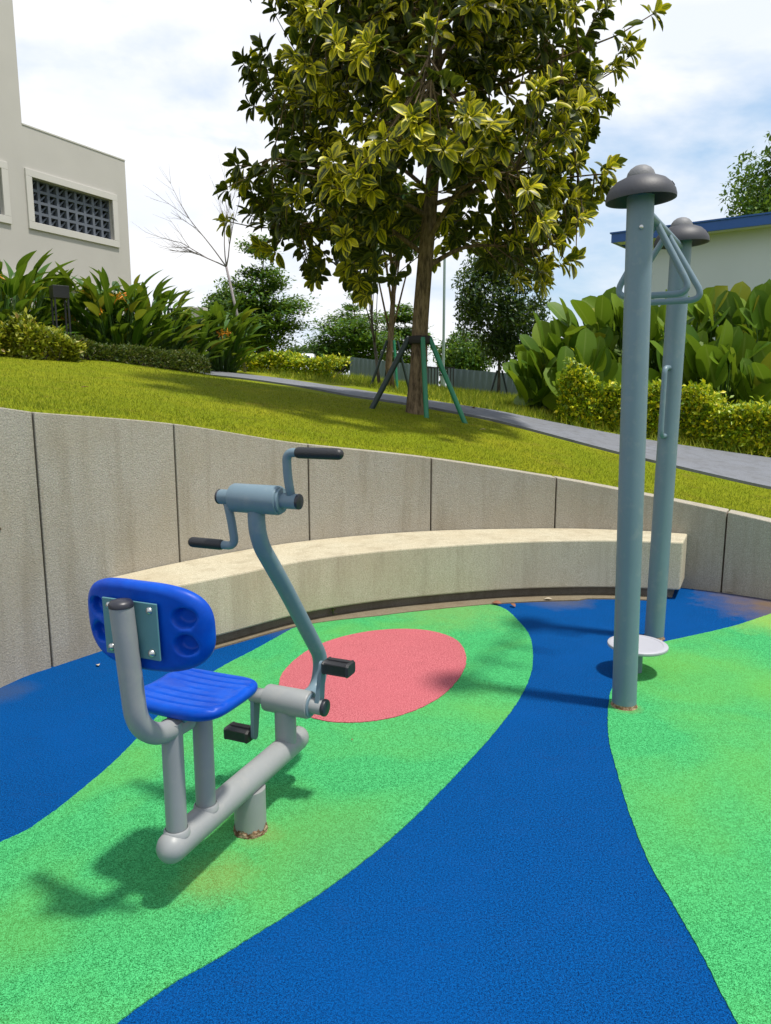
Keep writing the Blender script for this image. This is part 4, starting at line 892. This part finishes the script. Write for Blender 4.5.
hoard((448, 19.5), (585, 17.5), .60, 'blue grey hoarding behind the fine leaved tree', 0)
p = np.array(at(428, 19)); rl = tag(empty('black_railing', tuple(p)), 'short black vertical bar railing just right of the main trunk', 'fence'); g = G()
for k in range(9): build('bar', G().box((.08*k, 0, .25), (.025, .02, .52)), M['metal_black'], rl)
for zz_ in (.525, -.025): build('rail', G().box((.32, 0, zz_), (.70, .035, .035)), M['metal_black'], rl)
p = np.array(at(443, 18.5)); pl_ = tag(empty('lamp_pole', tuple(p)), 'thin pale green pole standing right of the main trunk', 'pole')
build('shaft', G().tube([(0, 0, 0), (0, 0, 3.9)], .032, 12), M['pole'], pl_, smooth=50); build('pole_foot', G().tube([(0, 0, 0), (0, 0, .35)], .06, 12), M['pole'], pl_, smooth=50)
# white car beyond the yellow hedge
p = np.array(at(301, 31)); zc = float(ony(301, 354, 31)[2])-1.50; cr = tag(empty('parked_car', (p[0], p[1], zc)), 'white car mostly hidden behind the short yellow hedge', 'car')
def car_section(g, prof, w0, w1):  # prof (y,z) loop
    n = len(prof); V = [(-w0(z), y, z) for y, z in prof]+[(w0(z), y, z) for y, z in prof]
    g.add(V, [tuple(range(n))[::-1], tuple(range(n, 2*n))]+[(i, (i+1) % n, n+(i+1) % n, n+i) for i in range(n)]); return g
wf = lambda z: .85 if z < .85 else .85-(z-.85)*.38
body = [(-2.0, .3), (-2.05, .7), (-1.95, .92), (-1.6, .95), (-1.0, 1.42), (-.5, 1.5), (.3, 1.49), (1.0, 1.0), (1.8, .86), (2.05, .6), (2.05, .3)]
bo = build('body', car_section(G(), body, wf, wf), M['carpaint'], cr, smooth=30, bevel=.05)
build('rear_window', G().add([(-.56, -1.53, 1.02), (.56, -1.53, 1.02), (.5, -1.12, 1.36), (-.5, -1.12, 1.36)], [(0, 1, 2, 3)]), M['carglass'], cr).location = (0, -.03, .02)
for sx in (-1, 1):
    build('side_window', G().add([(sx*.86, -1.1, .98), (sx*.86, .7, .98), (sx*.70, .25, 1.4), (sx*.70, -.75, 1.4)], [(0, 1, 2, 3)]), M['carglass'], cr)
    build('tail_light', G().box((sx*.68, -2.03, .78), (.26, .05, .14)), M['redlens'], cr, bevel=.01)
    for y in (-1.3, 1.3):
        wh = build('wheel', G().tube([(sx*.70, y, .32), (sx*.87, y, .32)], .32, 24), M['tyre'], cr, smooth=50); build('rim', G().tube([(sx*.86, y, .32), (sx*.885, y, .32)], .2, 16), M['rimmetal'], wh, smooth=50)

# ------------------------------------------------------------------ fallen leaves, pebble, weed
def dead(px, py, z, size, mat, label, rz=None, zfun=None):
    p = onz(px, py, z) if zfun is None else zfun; g = G(); k = 5; V = []
    for i in range(k+1):
        t = i/k; ww = math.sin(PI*t)*.27+.01; c = .10*math.sin(PI*t)
        V += [(-ww, t-.5, c+.12*ww), (0, t-.5, c-.05*ww*0), (ww, t-.5, c+.25*ww)]
    g.add([(a*size, b*size, c*size+.003) for a, b, c in V], [(3*i+a, 3*i+a+1, 3*i+a+4, 3*i+a+3) for i in range(k) for a in (0, 1)])
    o = build('fallen_leaf', g, mat, smooth=180); m = o.modifiers.new('s', 'SOLIDIFY'); m.thickness = .0015; o.location = tuple(p); o.rotation_euler = (rng.uniform(-.2, .2), rng.uniform(-.3, .3), rz if rz is not None else rng.uniform(0, 6))
    tag(o, label, 'leaf', 'fallen leaves'); return o
dead(497, 603.5, .012, .075, M['deadleaf'], 'curled reddish brown dead leaf on the strip at the foot of the bench', 1.4)
dead(513, 605.5, .012, .06, M['deadleaf'], 'darker small dead leaf just right of the curled one by the bench', .4)
dead(548, 599.5, .012, .065, M['paleleaf'], 'pale tan dead leaf lying farther right along the bench foot', 1.5)
dead(730, 593, .004, .085, M['paleleaf'], 'whitish dead leaf at the foot of the wall right of the bench', 1.2)
dead(606, 528, .452, .11, M['deadleaf'], 'rust brown dead leaf lying on the bench top', 1.5)
dead(98, 665.5, .004, .04, M['paleleaf'], 'small pale leaf scrap on the blue rubber near the left wall', .5)
dead(352, 740, .01, .012, M['deadleaf'], 'tiny brown leaf speck on the green rubber left of the pink disc', .5)
def on_t(px, py):
    r = ray(px, py); prev = None
    for t in np.arange(4, 20, .02):
        p = np.array([0, 0, EYE])+r*t
        if p[2] < h1(p[0], p[1])+.02: return p+np.array([0, 0, .02])
    return p
for px, py, sz, lb in ((637, 480, .09, 'cream fallen leaf on the grass between the two posts'), (667, 498, .07, 'dark fallen leaf on the grass just right of the rear post'), (482, 432, .08, 'pale fallen leaf on the grass above the wall centre'), (85, 390, .07, 'brown fallen leaf on the left lawn')):
    dead(px, py, 0, sz, M['paleleaf'] if 'dark' not in lb and 'brown' not in lb else M['deadleaf'], lb, zfun=on_t(px, py))
f_ = onz(333, 616, 0); wd_ = tag(empty('weed', (f_[0], f_[1], .0)), 'small green weed growing at the foot of the bench', 'plant'); k = 40
P = np.c_[rng.normal(0, .012, k), rng.normal(0, .012, k), rng.uniform(.01, .15, k)]
leaves('foliage', leaf_tpl(1, .3, 3, .2, .2), P, rdir(k)*[1, 1, .3]+[0, 0, .6], rdir(k)*.4+[0, 0, 1], rng.uniform(.015, .035, k), M['croton'], wd_)
for a in ((-.012, 0, .15), (.01, .005, .13), (.0, -.01, .11)): build('stem', G().tube([Vector((0, 0, 0)), Vector(a)*.5, Vector(a)], .0015, 4), M['stalk'], wd_)

dead(473, 409.5, 0, .09, M['deadleaf'], 'reddish brown fallen leaf at the near edge of the path right of the main tree', zfun=on_t(473, 409.5))
